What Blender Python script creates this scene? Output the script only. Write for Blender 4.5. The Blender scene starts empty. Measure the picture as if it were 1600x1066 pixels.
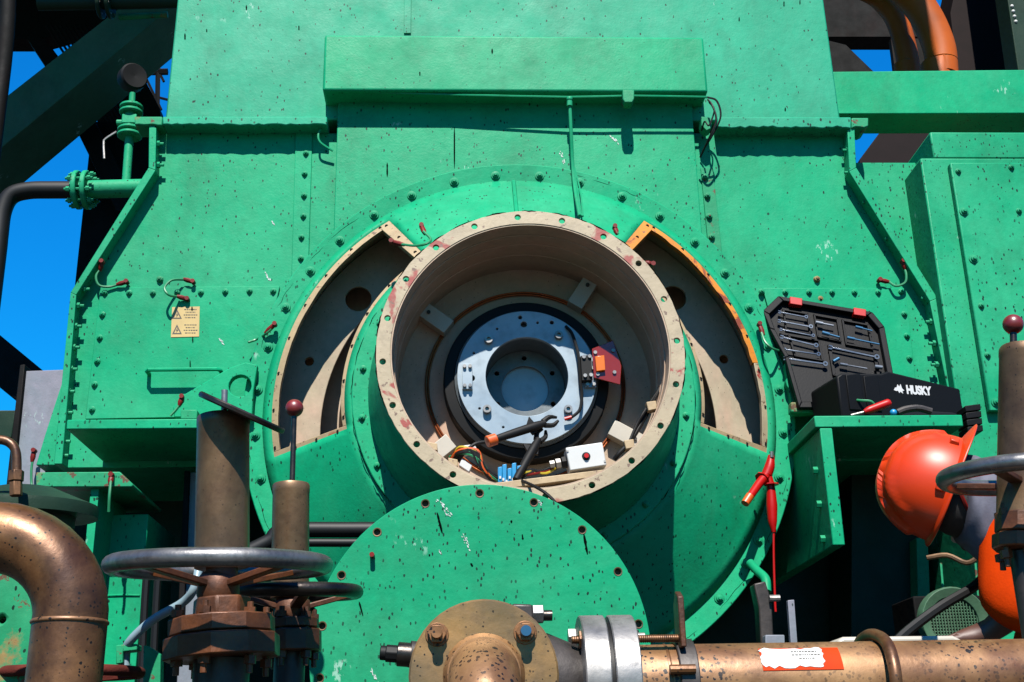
import bpy, bmesh, math, random
from mathutils import Vector as V, Matrix as M, Quaternion as Q
from math import radians, sin, cos, pi, atan2, hypot, sqrt
random.seed(7)
SC = bpy.context.scene
COL = SC.collection
# ---------------------------------------------------------------- camera
F = 1885.6                                   # focal length in pixels of a 1600 px wide picture
TH, PS, RO = radians(19.825), radians(2.676), radians(1.175)
CAM = V((0, 0, .5))
FW = V((sin(PS)*cos(TH), cos(PS)*cos(TH), sin(TH)))
_r = V((cos(PS), -sin(PS), 0)); _u = _r.cross(FW)
RT = _r*cos(RO) - _u*sin(RO); UP = _r*sin(RO) + _u*cos(RO)
cd = bpy.data.cameras.new('camera'); co = bpy.data.objects.new('camera', cd); COL.objects.link(co)
cd.sensor_width = 36; cd.lens = F/1600*36; cd.clip_start = .05; cd.clip_end = 3000
co.matrix_world = M(((RT.x, UP.x, -FW.x, CAM.x), (RT.y, UP.y, -FW.y, CAM.y), (RT.z, UP.z, -FW.z, CAM.z), (0, 0, 0, 1)))
SC.camera = co
# ---------------------------------------------------------------- sky, sun, exposure
SUN_EL, SUN_AZ = radians(52), radians(3)     # azimuth: the sun stands behind the camera, a little to its left
w = bpy.data.worlds.new('World'); SC.world = w; w.use_nodes = True
nt = w.node_tree; nt.nodes.clear()
sk = nt.nodes.new('ShaderNodeTexSky'); sk.sky_type = 'NISHITA'; sk.sun_disc = False
sk.sun_elevation = SUN_EL; sk.sun_rotation = radians(180) + SUN_AZ
sk.air_density = 1.8; sk.dust_density = 0; sk.ozone_density = 3.0; sk.altitude = 0
hs = nt.nodes.new('ShaderNodeHueSaturation'); hs.inputs['Saturation'].default_value = 1.3; hs.inputs['Hue'].default_value = .5
bg = nt.nodes.new('ShaderNodeBackground'); bg.inputs['Strength'].default_value = .068
wo = nt.nodes.new('ShaderNodeOutputWorld')
tn = nt.nodes.new('ShaderNodeMix'); tn.data_type = 'RGBA'; tn.blend_type = 'MULTIPLY'; tn.inputs[0].default_value = 1; tn.inputs[7].default_value = (.02, .54, 1, 1)   # one even grade: the photograph's deep blue
nt.links.new(sk.outputs[0], hs.inputs['Color']); nt.links.new(hs.outputs[0], tn.inputs[6]); nt.links.new(tn.outputs[2], bg.inputs[0]); nt.links.new(bg.outputs[0], wo.inputs[0])
sl = bpy.data.lights.new('sun', 'SUN'); sl.energy = 5.0; sl.angle = radians(.5); sl.color = (1, .955, .88)
so = bpy.data.objects.new('sun', sl); COL.objects.link(so)
SUND = V((-sin(SUN_AZ)*cos(SUN_EL), -cos(SUN_AZ)*cos(SUN_EL), sin(SUN_EL)))      # towards the sun
so.rotation_euler = SUND.to_track_quat('Z', 'Y').to_euler(); so.location = (0, -5, 8)
SC.view_settings.view_transform = 'Standard'; SC.view_settings.look = 'None'
SC.view_settings.exposure = 1.4; SC.view_settings.gamma = 1; SC.view_settings.use_curve_mapping = False
SC.render.engine = 'CYCLES'; SC.cycles.max_bounces = 5; SC.cycles.diffuse_bounces = 3; SC.cycles.glossy_bounces = 3
# ---------------------------------------------------------------- helpers
def P(px, py, Y):
    d = FW + RT*((px-800)/F) + UP*((533-py)/F)
    return CAM + d*(Y/d.y)
def S(px, py, Y): return (P(px+1, py, Y)-P(px, py, Y)).length      # metres per pixel there
ALB = .40                                    # the photograph's sunlit colours down to surface albedo
def srgb(r, g, b):
    f = lambda c: (c/255/12.92 if c <= 10 else ((c/255+.055)/1.055)**2.4)
    return (f(r)*ALB, f(g)*ALB, f(b)*ALB, 1)
AX, AZ, YR, YF = .200, 1.609, 3.156, 3.729   # the machine's axis, its rim plane and its big flange plane
def pol(r, deg, Y): return V((AX+r*cos(radians(deg)), Y, AZ+r*sin(radians(deg))))

class B:
    def __init__(s): s.bm = bmesh.new()
    def prism(s, pts, dv):
        dv = V(dv); a = [s.bm.verts.new(p) for p in pts]; b = [s.bm.verts.new(V(p)+dv) for p in pts]
        n = len(pts); s.bm.faces.new(a); s.bm.faces.new(b[::-1])
        for i in range(n): s.bm.faces.new((a[i], b[i], b[(i+1) % n], a[(i+1) % n]))
        return s
    def plate(s, px, Y0, Y1): return s.prism([P(x, y, Y0) for x, y in px], (0, Y1-Y0, 0))
    def box(s, c, sz, rot=None):
        c = V(c); R = rot or M.Identity(3)
        vs = [s.bm.verts.new(c + R @ V((x*sz[0]/2, y*sz[1]/2, z*sz[2]/2))) for x in (-1, 1) for y in (-1, 1) for z in (-1, 1)]
        for f in ((0, 1, 3, 2), (4, 6, 7, 5), (0, 4, 5, 1), (2, 3, 7, 6), (0, 2, 6, 4), (1, 5, 7, 3)): s.bm.faces.new([vs[i] for i in f])
        return s
    def lathe(s, prof, o, ax=(0, 1, 0), n=32, a0=0, a1=360, closed=True):
        """prof: (radius, height along ax) list; closed joins its last point to its first"""
        o = V(o); ax = V(ax).normalized()
        e1 = ax.cross(V((0, 0, 1)) if abs(ax.z) < .9 else V((1, 0, 0))).normalized(); e2 = e1.cross(ax) if abs(ax.y) > .5 else ax.cross(e1)
        if ax.y > .9: e1, e2 = V((1, 0, 0)), V((0, 0, 1))
        full = abs(a1-a0-360) < 1e-6; m = n if full else n+1
        rings = []
        for i in range(m):
            a = radians(a0+(a1-a0)*i/n); d = e1*cos(a)+e2*sin(a)
            rings.append([s.bm.verts.new(o+ax*h+d*r) for r, h in prof])
        k = len(prof)
        for i in range(n):
            A, C = rings[i], rings[(i+1) % m]
            for j in range(k if closed else k-1):
                q = [A[j], A[(j+1) % k], C[(j+1) % k], C[j]]
                if prof[j][0] < 1e-7 and prof[(j+1) % k][0] < 1e-7: continue
                try: s.bm.faces.new(q)
                except ValueError: pass
        if not full and closed:
            s.bm.faces.new(rings[0]); s.bm.faces.new(rings[-1][::-1])
        return s
    def cyl(s, p0, p1, r0, r1=None, n=16):
        r1 = r0 if r1 is None else r1; p0, p1 = V(p0), V(p1); ax = (p1-p0).normalized()
        e1 = ax.cross(V((0, 0, 1)) if abs(ax.z) < .9 else V((1, 0, 0))).normalized(); e2 = ax.cross(e1)
        a = [s.bm.verts.new(p0+(e1*cos(2*pi*i/n)+e2*sin(2*pi*i/n))*r0) for i in range(n)]
        b = [s.bm.verts.new(p1+(e1*cos(2*pi*i/n)+e2*sin(2*pi*i/n))*r1) for i in range(n)]
        for i in range(n): s.bm.faces.new((a[i], a[(i+1) % n], b[(i+1) % n], b[i]))
        s.bm.faces.new(a[::-1]); s.bm.faces.new(b); return s
    def tube(s, pts, r, n=8, sub=6):
        pts = [V(p) for p in pts]
        if len(pts) > 2 and sub > 1:
            q = []
            E = [pts[0]*2-pts[1]] + pts + [pts[-1]*2-pts[-2]]
            for i in range(1, len(E)-2):
                for k in range(sub):
                    t = k/sub; a, b, c, d = E[i-1:i+3]
                    q.append(.5*((2*b)+(c-a)*t+(2*a-5*b+4*c-d)*t*t+(3*b-a-3*c+d)*t**3))
            q.append(pts[-1]); pts = q
        L = len(pts); rr = r if isinstance(r, (list, tuple)) else None; rings = []; up = None
        for i, p in enumerate(pts):
            t = (pts[min(i+1, L-1)]-pts[max(i-1, 0)]).normalized()
            if up is None: up = t.cross(V((.3, .2, 1)) if abs(t.z) < .9 else V((1, 0, 0))).normalized()
            up = (up-t*up.dot(t)).normalized(); v = t.cross(up)
            if rr: x = i/(L-1)*(len(rr)-1); j = min(int(x), len(rr)-2); rad = rr[j]+(rr[j+1]-rr[j])*(x-j)
            else: rad = r
            rings.append([s.bm.verts.new(p+(up*cos(2*pi*k/n)+v*sin(2*pi*k/n))*rad) for k in range(n)])
        for A, C in zip(rings, rings[1:]):
            for k in range(n): s.bm.faces.new((A[k], A[(k+1) % n], C[(k+1) % n], C[k]))
        s.bm.faces.new(rings[0][::-1]); s.bm.faces.new(rings[-1]); return s
    def ball(s, c, r, u=16, v=10, sc=(1, 1, 1)):
        bmesh.ops.create_uvsphere(s.bm, u_segments=u, v_segments=v, radius=r, matrix=M.Translation(V(c)) @ M.Diagonal((*sc, 1))); return s
    def holed(s, outer, holes, dv):
        """flat plate with real holes, swept along dv"""
        dv = V(dv); edges = []; loops = [outer]+holes
        for lp in loops:
            vs = [s.bm.verts.new(p) for p in lp]
            edges += [s.bm.edges.new((vs[i], vs[(i+1) % len(vs)])) for i in range(len(vs))]
        fs = [g for g in bmesh.ops.triangle_fill(s.bm, use_beauty=True, use_dissolve=False, edges=edges)['geom'] if isinstance(g, bmesh.types.BMFace)]
        ex = bmesh.ops.extrude_face_region(s.bm, geom=fs, use_keep_orig=True)['geom']
        bmesh.ops.translate(s.bm, vec=dv, verts=[g for g in ex if isinstance(g, bmesh.types.BMVert)])
        return s
    def hexa(s, p0, p1, r): return s.cyl(p0, p1, r, n=6)
    def done(s, name, mat, parent=None, bevel=0, smooth=35, seg=2, merge=False):
        if merge: bmesh.ops.remove_doubles(s.bm, verts=s.bm.verts, dist=1e-5)
        bmesh.ops.recalc_face_normals(s.bm, faces=s.bm.faces)
        me = bpy.data.meshes.new(name); s.bm.to_mesh(me); s.bm.free()
        if smooth:
            me.shade_smooth(); me.set_sharp_from_angle(angle=radians(smooth))
        me.materials.append(MAT[mat] if isinstance(mat, str) else mat)
        return link(name, me, parent, bevel, seg)
def link(name, me, parent=None, bevel=0, seg=2):
    o = bpy.data.objects.new(name, me); COL.objects.link(o)
    if bevel:
        b = o.modifiers.new('bevel', 'BEVEL'); b.width = bevel; b.segments = seg; b.limit_method = 'ANGLE'; b.angle_limit = radians(40); b.harden_normals = False
    if parent: setpar(o, parent)
    return o
def WM(o): return (WM(o.parent) @ o.matrix_parent_inverse if o.parent else M.Identity(4)) @ o.matrix_basis
def setpar(o, p):
    o.parent = p; o.matrix_parent_inverse = WM(p).inverted()
def tag(o, label, cat, group=None, kind=None):
    o['label'] = label; o['category'] = cat
    if group: o['group'] = group
    return o
def struct(o): o['kind'] = 'structure'; return o
def thing(name, label, cat, loc=(0, 0, 0), group=None):
    o = bpy.data.objects.new(name, None); COL.objects.link(o); o.location = loc; o.empty_display_size = .1
    return tag(o, label, cat, group)
def inst(name, me, loc, rot, parent, scale=1):
    o = bpy.data.objects.new(name, me); COL.objects.link(o)
    o.location = loc; o.rotation_euler = rot; o.scale = (scale,)*3
    if parent: setpar(o, parent)
    return o
def circ(c, r, n=16, Y=None, ph=0): return [V((c[0]+r*cos(2*pi*i/n+ph), c[1], c[2]+r*sin(2*pi*i/n+ph))) for i in range(n)]
# ---------------------------------------------------------------- materials
MAT = {}
class G:                                       # tiny node-graph helper
    def __init__(s, name):
        s.m = bpy.data.materials.new(name); s.m.use_nodes = True; s.t = s.m.node_tree; s.b = s.t.nodes['Principled BSDF']; MAT[name] = s.m
        s.pos = s.t.nodes.new('ShaderNodeNewGeometry').outputs['Position']
    def n(s, ty, **kw):
        x = s.t.nodes.new('ShaderNode'+ty)
        for k, v in kw.items():
            if k.startswith('_'): setattr(x, k[1:], v)
            else: s.set(x.inputs[int(k[1:]) if k[0] == 'i' and k[1:].isdigit() else k.replace('__', ' ')], v)
        return x
    def set(s, inp, v):
        if isinstance(v, bpy.types.NodeSocket): s.t.links.new(v, inp)
        else: inp.default_value = v
    def noise(s, sc, det=4, rough=.55, vec=None, dist=0): return s.n('TexNoise', Vector=vec or s.pos, Scale=sc, Detail=det, Roughness=rough, Distortion=dist).outputs[0]
    def scale(s, v): return s.n('VectorMath', _operation='MULTIPLY', i0=s.pos, i1=v).outputs[0]
    def math(s, op, a, b=0.): return s.n('Math', _operation=op, i0=a, i1=b).outputs[0]
    def ramp(s, x, a, b, lo=0., hi=1.): return s.n('MapRange', i0=x, i1=a, i2=b, i3=lo, i4=hi).outputs[0]
    def mix(s, f, a, b, bt='MIX'):
        x = s.n('Mix', _data_type='RGBA', _blend_type=bt); s.set(x.inputs[0], f); s.set(x.inputs[6], a); s.set(x.inputs[7], b); return x.outputs[2]
    def spots(s, sc, thr, dens, vec=None):     # splatter: round spots in a random share of voronoi cells
        if not hasattr(s, 'wob'): s.wob = s.n('VectorMath', _operation='SCALE', i0=s.n('TexNoise', Vector=s.pos, Scale=160., Detail=2.).outputs['Color'], Scale=.0035).outputs[0]
        v = s.n('TexVoronoi', Vector=s.n('VectorMath', _operation='ADD', i0=vec or s.pos, i1=s.wob).outputs[0], Scale=sc)
        c = s.n('SeparateColor', Color=v.outputs['Color'])
        r = s.math('MULTIPLY', s.math('POWER', c.outputs[1], 2.), thr)
        near = s.math('LESS_THAN', v.outputs['Distance'], r)
        return s.math('MULTIPLY', near, s.math('LESS_THAN', c.outputs[0], dens))
    def bump(s, h, st, dist=.002): s.set(s.b.inputs['Normal'], s.n('Bump', Strength=st, Distance=dist, Height=h).outputs[0])
    def out(s, col, rough=.5, metal=0., **kw):
        s.set(s.b.inputs['Base Color'], col); s.set(s.b.inputs['Roughness'], rough); s.set(s.b.inputs['Metallic'], metal)
        for k, v in kw.items(): s.set(s.b.inputs[k.replace('__', ' ')], v)
        return s.m
def dk(c, k): return (c[0]*k, c[1]*k, c[2]*k, 1)
def paint(name, c, rough=.46, speck=1., bump=.24, rust=.0, dirt=.35, chips=0.):
    g = G(name); lit = 1 if c[1] > .06 else 0
    a = g.ramp(g.noise(2.1, 5, .6), .32, .7)
    col = g.mix(a, dk(c, .84), dk(c, 1.1))
    rnd = g.n('ObjectInfo').outputs['Random']
    col = g.mix(g.ramp(rnd, 0., 1., 0., .14), col, dk(c, .45))
    pt = g.math('MULTIPLY', g.ramp(g.noise(.9, 6, .68, dist=1.2), .47, .6), .6)      # faded, chalky areas
    col = g.mix(pt, col, (c[0]*1.3+.018*lit, c[1]*1.06, c[2]*1.1+.006*lit, 1))
    gr_ = g.math('MULTIPLY', g.ramp(g.noise(3.7, 7, .72, g.scale((1, 1, .6))), .5, .7), .7*(1 if dirt else 0))   # grime
    col = g.mix(gr_, col, (c[0]*.55+.006, c[1]*.5, c[2]*.5, 1))
    st = g.ramp(g.noise(5, 5, .6, g.scale((1.6, 1.6, .22))), .5, .78)              # weathering streaks running down
    col = g.mix(g.math('MULTIPLY', st, dirt*.7), col, (c[0]*1.4+.012*lit, c[1]*.84, c[2]*.86, 1))
    md = g.ramp(g.noise(17, 5, .65), .35, .7, 0., .2); col = g.mix(md, col, dk(c, 1.35)); col = g.mix(g.ramp(g.noise(11, 6, .7, g.scale((1, 1, .8))), .5, .7, 0., .3), col, dk(c, .6))
    fine = g.ramp(g.noise(55, 3), .3, .7, .0, .2)
    col = g.mix(fine, col, dk(c, .55))
    if speck:
        v = g.scale((1, 1, .55))
        m = g.math('MAXIMUM', g.spots(95, .32*speck, .85, v), g.math('MAXIMUM', g.spots(36, .105*speck, .45, v), g.spots(9, .05*speck, .45, v)))
        m = g.math('MULTIPLY', m, g.ramp(g.noise(3.3, 3), .3, .55, .45, 1.))
        col = g.mix(m, col, (.004, .016, .011, 1))
    wsc = g.math('MULTIPLY', g.ramp(g.noise(7, 2), .69, .73), g.ramp(g.noise(60, 4, .7, g.scale((1, 1, .4))), .55, .58))
    col = g.mix(g.math('MULTIPLY', wsc, .5*lit), col, (.26, .38, .33, 1))              # pale scuffs
    if rust:
        rn = g.math('MULTIPLY', g.ramp(g.noise(6, 6, .7), .56, .63), rust)
        col = g.mix(rn, col, g.mix(g.noise(40), (.09, .03, .012, 1), (.3, .14, .05, 1)))
    if chips:
        cn = g.ramp(g.noise(24, 5, .7), .62-.1*chips, .64-.1*chips)
        col = g.mix(cn, col, (.07, .04, .025, 1))
    h = g.math('ADD', g.math('MULTIPLY', g.noise(130, 3), .5), g.math('MULTIPLY', g.noise(26, 4), 1.2))
    g.bump(h, bump, .0035)
    return g.out(col, g.ramp(g.noise(9, 4), .3, .7, rough-.08, rough+.12), Specular__IOR__Level=.11)
GREEN = srgb(20, 188, 132)
paint('green', GREEN)
paint('green_up', srgb(44, 192, 148), rough=.5, speck=1.15)
paint('green_worn', srgb(44, 178, 124), speck=.8, rust=.7, chips=.35)
paint('green_rust', srgb(96, 150, 92), speck=.5, rust=.6)
paint('green_bolt', srgb(24, 178, 124), speck=.3, bump=.06)
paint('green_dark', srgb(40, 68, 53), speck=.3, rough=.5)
paint('green_cover', srgb(20, 180, 126), speck=.85)
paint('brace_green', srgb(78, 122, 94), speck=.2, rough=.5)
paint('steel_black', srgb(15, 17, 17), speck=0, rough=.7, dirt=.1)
paint('grey_panel', srgb(150, 160, 172), speck=1.0, rough=.5)
paint('cavity', srgb(204, 190, 162), speck=.4, bump=.15, rough=.5, dirt=.8)
def cream(name, base, acc, amount):
    g = G(name)
    col = g.mix(g.ramp(g.noise(8, 5), .3, .7), dk(base, .8), dk(base, 1.08))
    col = g.mix(g.ramp(g.noise(5.5, 5, .6, dist=.6), .66-amount, .69-amount), col, acc)
    col = g.mix(g.ramp(g.noise(13, 6, .7), .5, .72, 0, .55), col, dk(base, .5))
    col = g.mix(g.ramp(g.noise(38, 5, .7), .60, .63, 0, .9), col, (.07, .035, .02, 1))
    g.bump(g.noise(45, 4), .35, .003)
    return g.out(col, .6)
cream('cream', srgb(204, 184, 148), srgb(172, 56, 38), .075)
cream('cream_orange', srgb(240, 146, 24), srgb(150, 62, 22), .06)
cream('cream_frame', srgb(204, 176, 132), srgb(192, 92, 48), .04)
def metal(name, c, c2, rough=.38, met=.9, spots=0., sc=6, bump=.25, stain=0):
    g = G(name)
    col = g.mix(g.ramp(g.noise(sc, 6, .62, dist=.5), .33, .68), c, c2)
    col = g.mix(g.ramp(g.noise(sc*7, 4), .5, .75, 0, .5), col, dk(c, .45))
    if stain:
        sn = g.ramp(g.noise(2.6, 7, .7, g.scale((1, 1, .7)), .8), .44, .62, 0, stain)
        col = g.mix(sn, col, g.mix(g.noise(17, 5), dk(c, .28), (c[0]*.8, c[1]*.5, c[2]*.35, 1)))
    if spots:
        m = g.math('MAXIMUM', g.spots(190, .3*spots, .5), g.spots(80, .17*spots, .5))
        m = g.math('MULTIPLY', m, g.ramp(g.noise(9, 3), .35, .6, .1, 1.))
        col = g.mix(m, col, (.006, .004, .003, 1))
    g.bump(g.noise(sc*12, 4), bump, .002)
    return g.out(col, g.ramp(g.noise(sc*2, 4), .3, .7, rough-.1, rough+.15), met)
metal('bronze', srgb(94, 58, 32), srgb(194, 136, 84), .42, .5, 1.6, 4, .4, .95)
metal('bronze_pipe', srgb(134, 86, 50), srgb(216, 166, 110), .44, .4, 2.3, 4, .35, .75)
metal('brass_flange', srgb(132, 114, 88), srgb(206, 156, 88), .4, .5, 1.2, 5, .3, .35)
metal('rust_block', srgb(70, 40, 22), srgb(150, 84, 36), .5, .35, .4, 7, .5, .4)
metal('stem', srgb(100, 72, 50), srgb(166, 130, 92), .4, .55, 1.2, 4, .3, .5)
metal('wheel_steel', srgb(112, 112, 114), srgb(176, 174, 172), .36, .75, .6, 9)
metal('wheel_dark', srgb(64, 58, 56), srgb(96, 88, 82), .34, .85, .5, 9)
metal('steel', srgb(150, 148, 146), srgb(206, 202, 196), .42, .7, .6, 6)
metal('cast_dark', srgb(52, 46, 44), srgb(78, 70, 66), .5, .35, .3, 9)
metal('chrome', srgb(120, 128, 140), srgb(170, 178, 190), .3, .5, 0, 6, .05)
metal('copper', srgb(168, 84, 42), srgb(198, 110, 60), .35, .8, 0, 8)
metal('disc_blue', srgb(166, 186, 200), srgb(188, 204, 214), .42, .15, .12, 3, .1)
metal('boss', srgb(96, 104, 110), srgb(128, 138, 142), .45, .3, .5, 5)
def plain(name, c, rough=.5, var=.15, bump=.1, sc=12, **kw):
    g = G(name)
    col = g.mix(g.ramp(g.noise(sc, 4), .3, .7), dk(c, 1-var), dk(c, 1+var)); g.bump(g.noise(sc*8, 3), bump, .001)
    return g.out(col, rough, **kw)
plain('black', srgb(14, 14, 15), .6, Specular__IOR__Level=.2)
plain('rubber', srgb(14, 15, 17), .55, Specular__IOR__Level=.25)
plain('dark_inside', srgb(34, 32, 30), .9, Specular__IOR__Level=.05)
plain('case_black', srgb(7, 8, 12), .55, .15, .3, 20, Specular__IOR__Level=.12)
plain('red_plastic', srgb(204, 14, 10), .4, .1, .05, 12, Specular__IOR__Level=.25)
plain('red_ball', srgb(138, 38, 36), .38, .2, .2, 30)
plain('red_lug', srgb(132, 22, 16), .5, .25, Specular__IOR__Level=.2)
plain('orange', srgb(240, 100, 20), .4)
plain('helmet', srgb(234, 64, 4), .4, .06, .04, 12, Specular__IOR__Level=.3)
plain('vest', srgb(244, 72, 2), .8, .1, .5, 25, Specular__IOR__Level=.05)
plain('cloth_grey', srgb(102, 102, 118), .8, .25, .5, 25)
plain('cloth_light', srgb(176, 180, 196), .8, .2, .5, 25)
plain('skin', srgb(96, 58, 44), .55, .12, .2, 25)
plain('hair', srgb(16, 15, 16), .7, .2, .5, 60)
plain('white', srgb(228, 228, 224), .45, .05)
plain('offwhite', srgb(208, 200, 184), .5, .08)
plain('blue', srgb(24, 156, 216), .4)
plain('yellow_wire', srgb(216, 190, 40), .45)
plain('green_wire', srgb(40, 150, 96), .45)
plain('yellow_label', srgb(220, 186, 110), .55, .12)
plain('ink', srgb(70, 62, 48), .6)
plain('white_ink', srgb(238, 238, 238), .5, .02)
plain('drip', srgb(10, 16, 14), 1, Specular__IOR__Level=0.)
plain('bird_white', srgb(214, 226, 220), .7)
plain('orange_pipe', srgb(206, 96, 6), .55, .25, .2, 4, Specular__IOR__Level=.2)
plain('rust_red', srgb(104, 46, 38), .9, .35, 1., 30, Specular__IOR__Level=.1)
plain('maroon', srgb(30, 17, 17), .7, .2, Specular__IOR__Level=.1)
plain('amber', srgb(250, 130, 20), .25, .06, .02)
plain('blue_tip', srgb(70, 130, 170), .35, .1, .1, 12, Metallic=.6)
plain('pale_blue', srgb(150, 178, 190), .45, .12)
plain('orange_label', srgb(222, 66, 6), .7, .1, Specular__IOR__Level=.1)
plain('concrete', srgb(66, 62, 58), .85, .2, .5, 3)
g_ = G('acrylic'); g_.out(srgb(186, 62, 36), .12, 0., Transmission__Weight=.35, Alpha=1.)
# ================================================================ the ground
o = B().prism([V((-600, -200, 0)), V((600, -200, 0)), V((600, 900, 0)), V((-600, 900, 0))], (0, 0, -.3)).done('ground', 'concrete', smooth=0); struct(o)
# ================================================================ the machine
GEN = thing('generator', 'large bright green riveted machine housing with an open round mouth and two curved openings', 'machine', (AX, 4.2, 0))
def xz(px, py, Y): p = P(px, py, Y); return (p.x, p.z)
def prw(b, pts, Y0, Y1): return b.prism([V((x, Y0, z)) for x, z in pts], (0, Y1-Y0, 0))
def arc(r, a0, a1, n): return [(AX+r*cos(radians(a0+(a1-a0)*i/n)), AZ+r*sin(radians(a0+(a1-a0)*i/n))) for i in range(n+1)]
YS, YB = 3.745, 3.80                       # front of the edge strips, front of the side plates
LO = [xz(*q, YS) for q in ((233, 196), (232, 262), (110, 457), (84, 725))]
LI = [xz(*q, YS) for q in ((244, 196), (243, 266), (119, 461), (97, 725))]
RO_ = [xz(*q, YS) for q in ((1335, 196), (1338, 262), (1465, 466), (1496, 640))]
RI = [xz(*q, YS) for q in ((1324, 196), (1327, 268), (1453, 471), (1482, 640))]
zb = LO[3][1]; RO_[3] = (RO_[3][0]+.02, zb); RI[3] = (RI[3][0]+.02, zb)
ab = math.degrees(math.asin((AZ-zb)/.835))
zt = LO[0][1]
pts = LO + arc(.835, 180+ab, -ab, 90) + RO_[::-1]
prw(B(), pts, YB, 4.95).done('casing', 'green', GEN, .003)
def strip(Oo, Ii):
    b = B()
    for i in range(3): prw(b, [Oo[i], Oo[i+1], Ii[i+1], Ii[i]], YS, YB-.001)
    b.done('edge_flange', 'green', GEN, .002, merge=False)
strip(LO, LI); strip(RO_, RI)
# upper hood behind the box
HX0, HX1, hz0 = P(258, 188, 3.79).x, P(1313, 186, 3.79).x, P(800, 188, 3.79).z
prw(B(), [(HX0, hz0), (HX1, hz0), (HX1-.012, 3.75), (HX0+.012, 3.75)], 3.79, 4.95).done('hood', 'green_up', GEN, .006)
prw(B(), [xz(631, 52, 3.785), xz(642, 52, 3.785), (xz(642, 52, 3.785)[0], 3.74), (xz(631, 52, 3.785)[0], 3.74)], 3.784, 3.7895).done('seam_strip', 'green_up', GEN, .001)
# ledges with ragged, thickly painted lower edges
def ledge(x0, x1, y0, y1, mat, rag, Y0=3.735):
    n = max(4, int((x1-x0)/7)); lo = []
    for i in range(n+1):
        x = x0+(x1-x0)*i/n; lo.append(xz(x, y1+random.uniform(-1, 1)*rag, Y0))
    top = [xz(x1, y0, Y0), xz(x0, y0, Y0)]
    prw(B(), lo+top, Y0, 3.83).done('ledge', mat, GEN, .004)
ledge(254, 511, 182, 195, 'green_up', 1.3); ledge(210, 253.6, 182, 195, 'green_worn', 1.6, 3.737)
ledge(1121, 1330, 183, 199, 'green_up', 1.8); ledge(1330.5, 1357, 184, 199, 'green_worn', 2.2, 3.737)
# column over the round mouth
cxl, cxr = P(525, 250, 3.765).x, P(1088, 250, 3.765).x; ztop = P(800, 110, 3.765).z
al = math.degrees(math.acos((cxl-AX)/.86)); ar = math.degrees(math.acos((cxr-AX)/.86))
prw(B(), [(cxl, ztop)]+arc(.86, al, ar, 30)+[(cxr, ztop)], 3.768, 3.8).done('column_panel', 'green', GEN, .003)
q = [xz(503, 139, 3.685), xz(1106, 146, 3.685), xz(1100, 60, 3.685), xz(508, 52, 3.685)]
x0, x1 = (q[0][0]+q[3][0])/2, (q[1][0]+q[2][0])/2; za = (q[0][1]+q[1][1])/2; zc = (q[2][1]+q[3][1])/2
prw(B(), [(x0, za), (x1, za), (x1, zc), (x0, zc)], 3.685, 3.80).done('hood_box', 'green', GEN, .009, seg=3)
# big flange, bell, frames
B().lathe([(.838, 3.737), (.891, 3.733), (.893, 3.742), (.893, 3.766), (.815, 3.766), (.815, 3.739)], (AX, 0, AZ), n=144).done('main_flange', 'green', GEN, .0025)
B().lathe([(.816, 3.768), (.834, 3.768), (.834, 4.35), (.816, 4.35)], (AX, 0, AZ), n=96).done('drum', 'cavity', GEN)
def Yc(r): return min(3.7405, 3.738-(.815-r)*.64)
OPEN = ((-12, 57), (123, 192))
b = B(); rs = [.824, .792, .74, .69, .64, .59, .548, .52]; grid = []
for i in range(180):
    grid.append([b.bm.verts.new(pol(r, i*2+1, Yc(r))) for r in rs])
for i in range(180):
    t = i*2+2; t = t-360 if t > 200 else t
    op = any(a < t < c for a, c in OPEN)
    for j in range(7):
        if op and 1 <= j <= 5: continue
        b.bm.faces.new((grid[i][j], grid[i][j+1], grid[(i+1) % 180][j+1], grid[(i+1) % 180][j]))
ob = b.done('bell', 'green', GEN, smooth=60)
so_ = ob.modifiers.new('s', 'SOLIDIFY'); so_.thickness = .008; so_.offset = -1
def conepatch(b, t0, t1, r0, r1, proud=.009, back=.02, rag=0):
    n = max(1, int(abs(t1-t0)/2)); A = []
    for i in range(n+1):
        t = t0+(t1-t0)*i/n; j0 = random.uniform(-rag, rag); j1 = random.uniform(-rag, rag)
        A.append([b.bm.verts.new(pol(r, t, Yc(r)+d)) for r, d in ((r0+j0, -proud), (r1, -proud), (r1, back), (r0+j0, back))])
    for i in range(n):
        for k in range(4): b.bm.faces.new((A[i][k], A[i][(k+1) % 4], A[i+1][(k+1) % 4], A[i+1][k]))
    b.bm.faces.new(A[0]); b.bm.faces.new(A[-1][::-1])
def hole_marks(lst, parent, r=.006):
    for t, rr in lst:
        p = pol(rr, t, Yc(rr)-.0098); B().cyl(p, p+V((0, .003, 0)), r, n=10).done('bolt_hole', 'dark_inside', parent)
def frame(lo, hi, mirror):
    T = (lambda t: 180-t) if mirror else (lambda t: t)
    fr = thing_part('opening_frame')
    def patch(*a, mat, rag=.0012):
        b = B(); conepatch(b, T(a[0]), T(a[1]), a[2], a[3], rag=rag); return b.done('frame_strip', mat, fr, .0015)
    up = 'cream_frame' if mirror else 'cream_orange'
    patch(11 if not mirror else lo+2.2, hi-3, .774, .798, mat=up, rag=.003 if not mirror else .001)
    if not mirror: patch(lo+2.2, 11, .777, .797, mat='cream', rag=.002)
    patch(hi-3, hi, .546, .797, mat=up)
    patch(lo, lo+2.2, .546, .797, mat='cream_frame')
    patch(lo+2.2, hi-3, .546, .564, mat='cream_frame')
    hole_marks([(T(lo+3+i*(hi-lo-6)/7), .788) for i in range(8)] + [(T(hi-1.5), r) for r in (.6, .7, .78)] + [(T(lo+1.2), r) for r in (.58, .65, .72)] + [(T(lo+5+i*12), .556) for i in range(5)], fr)
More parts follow.
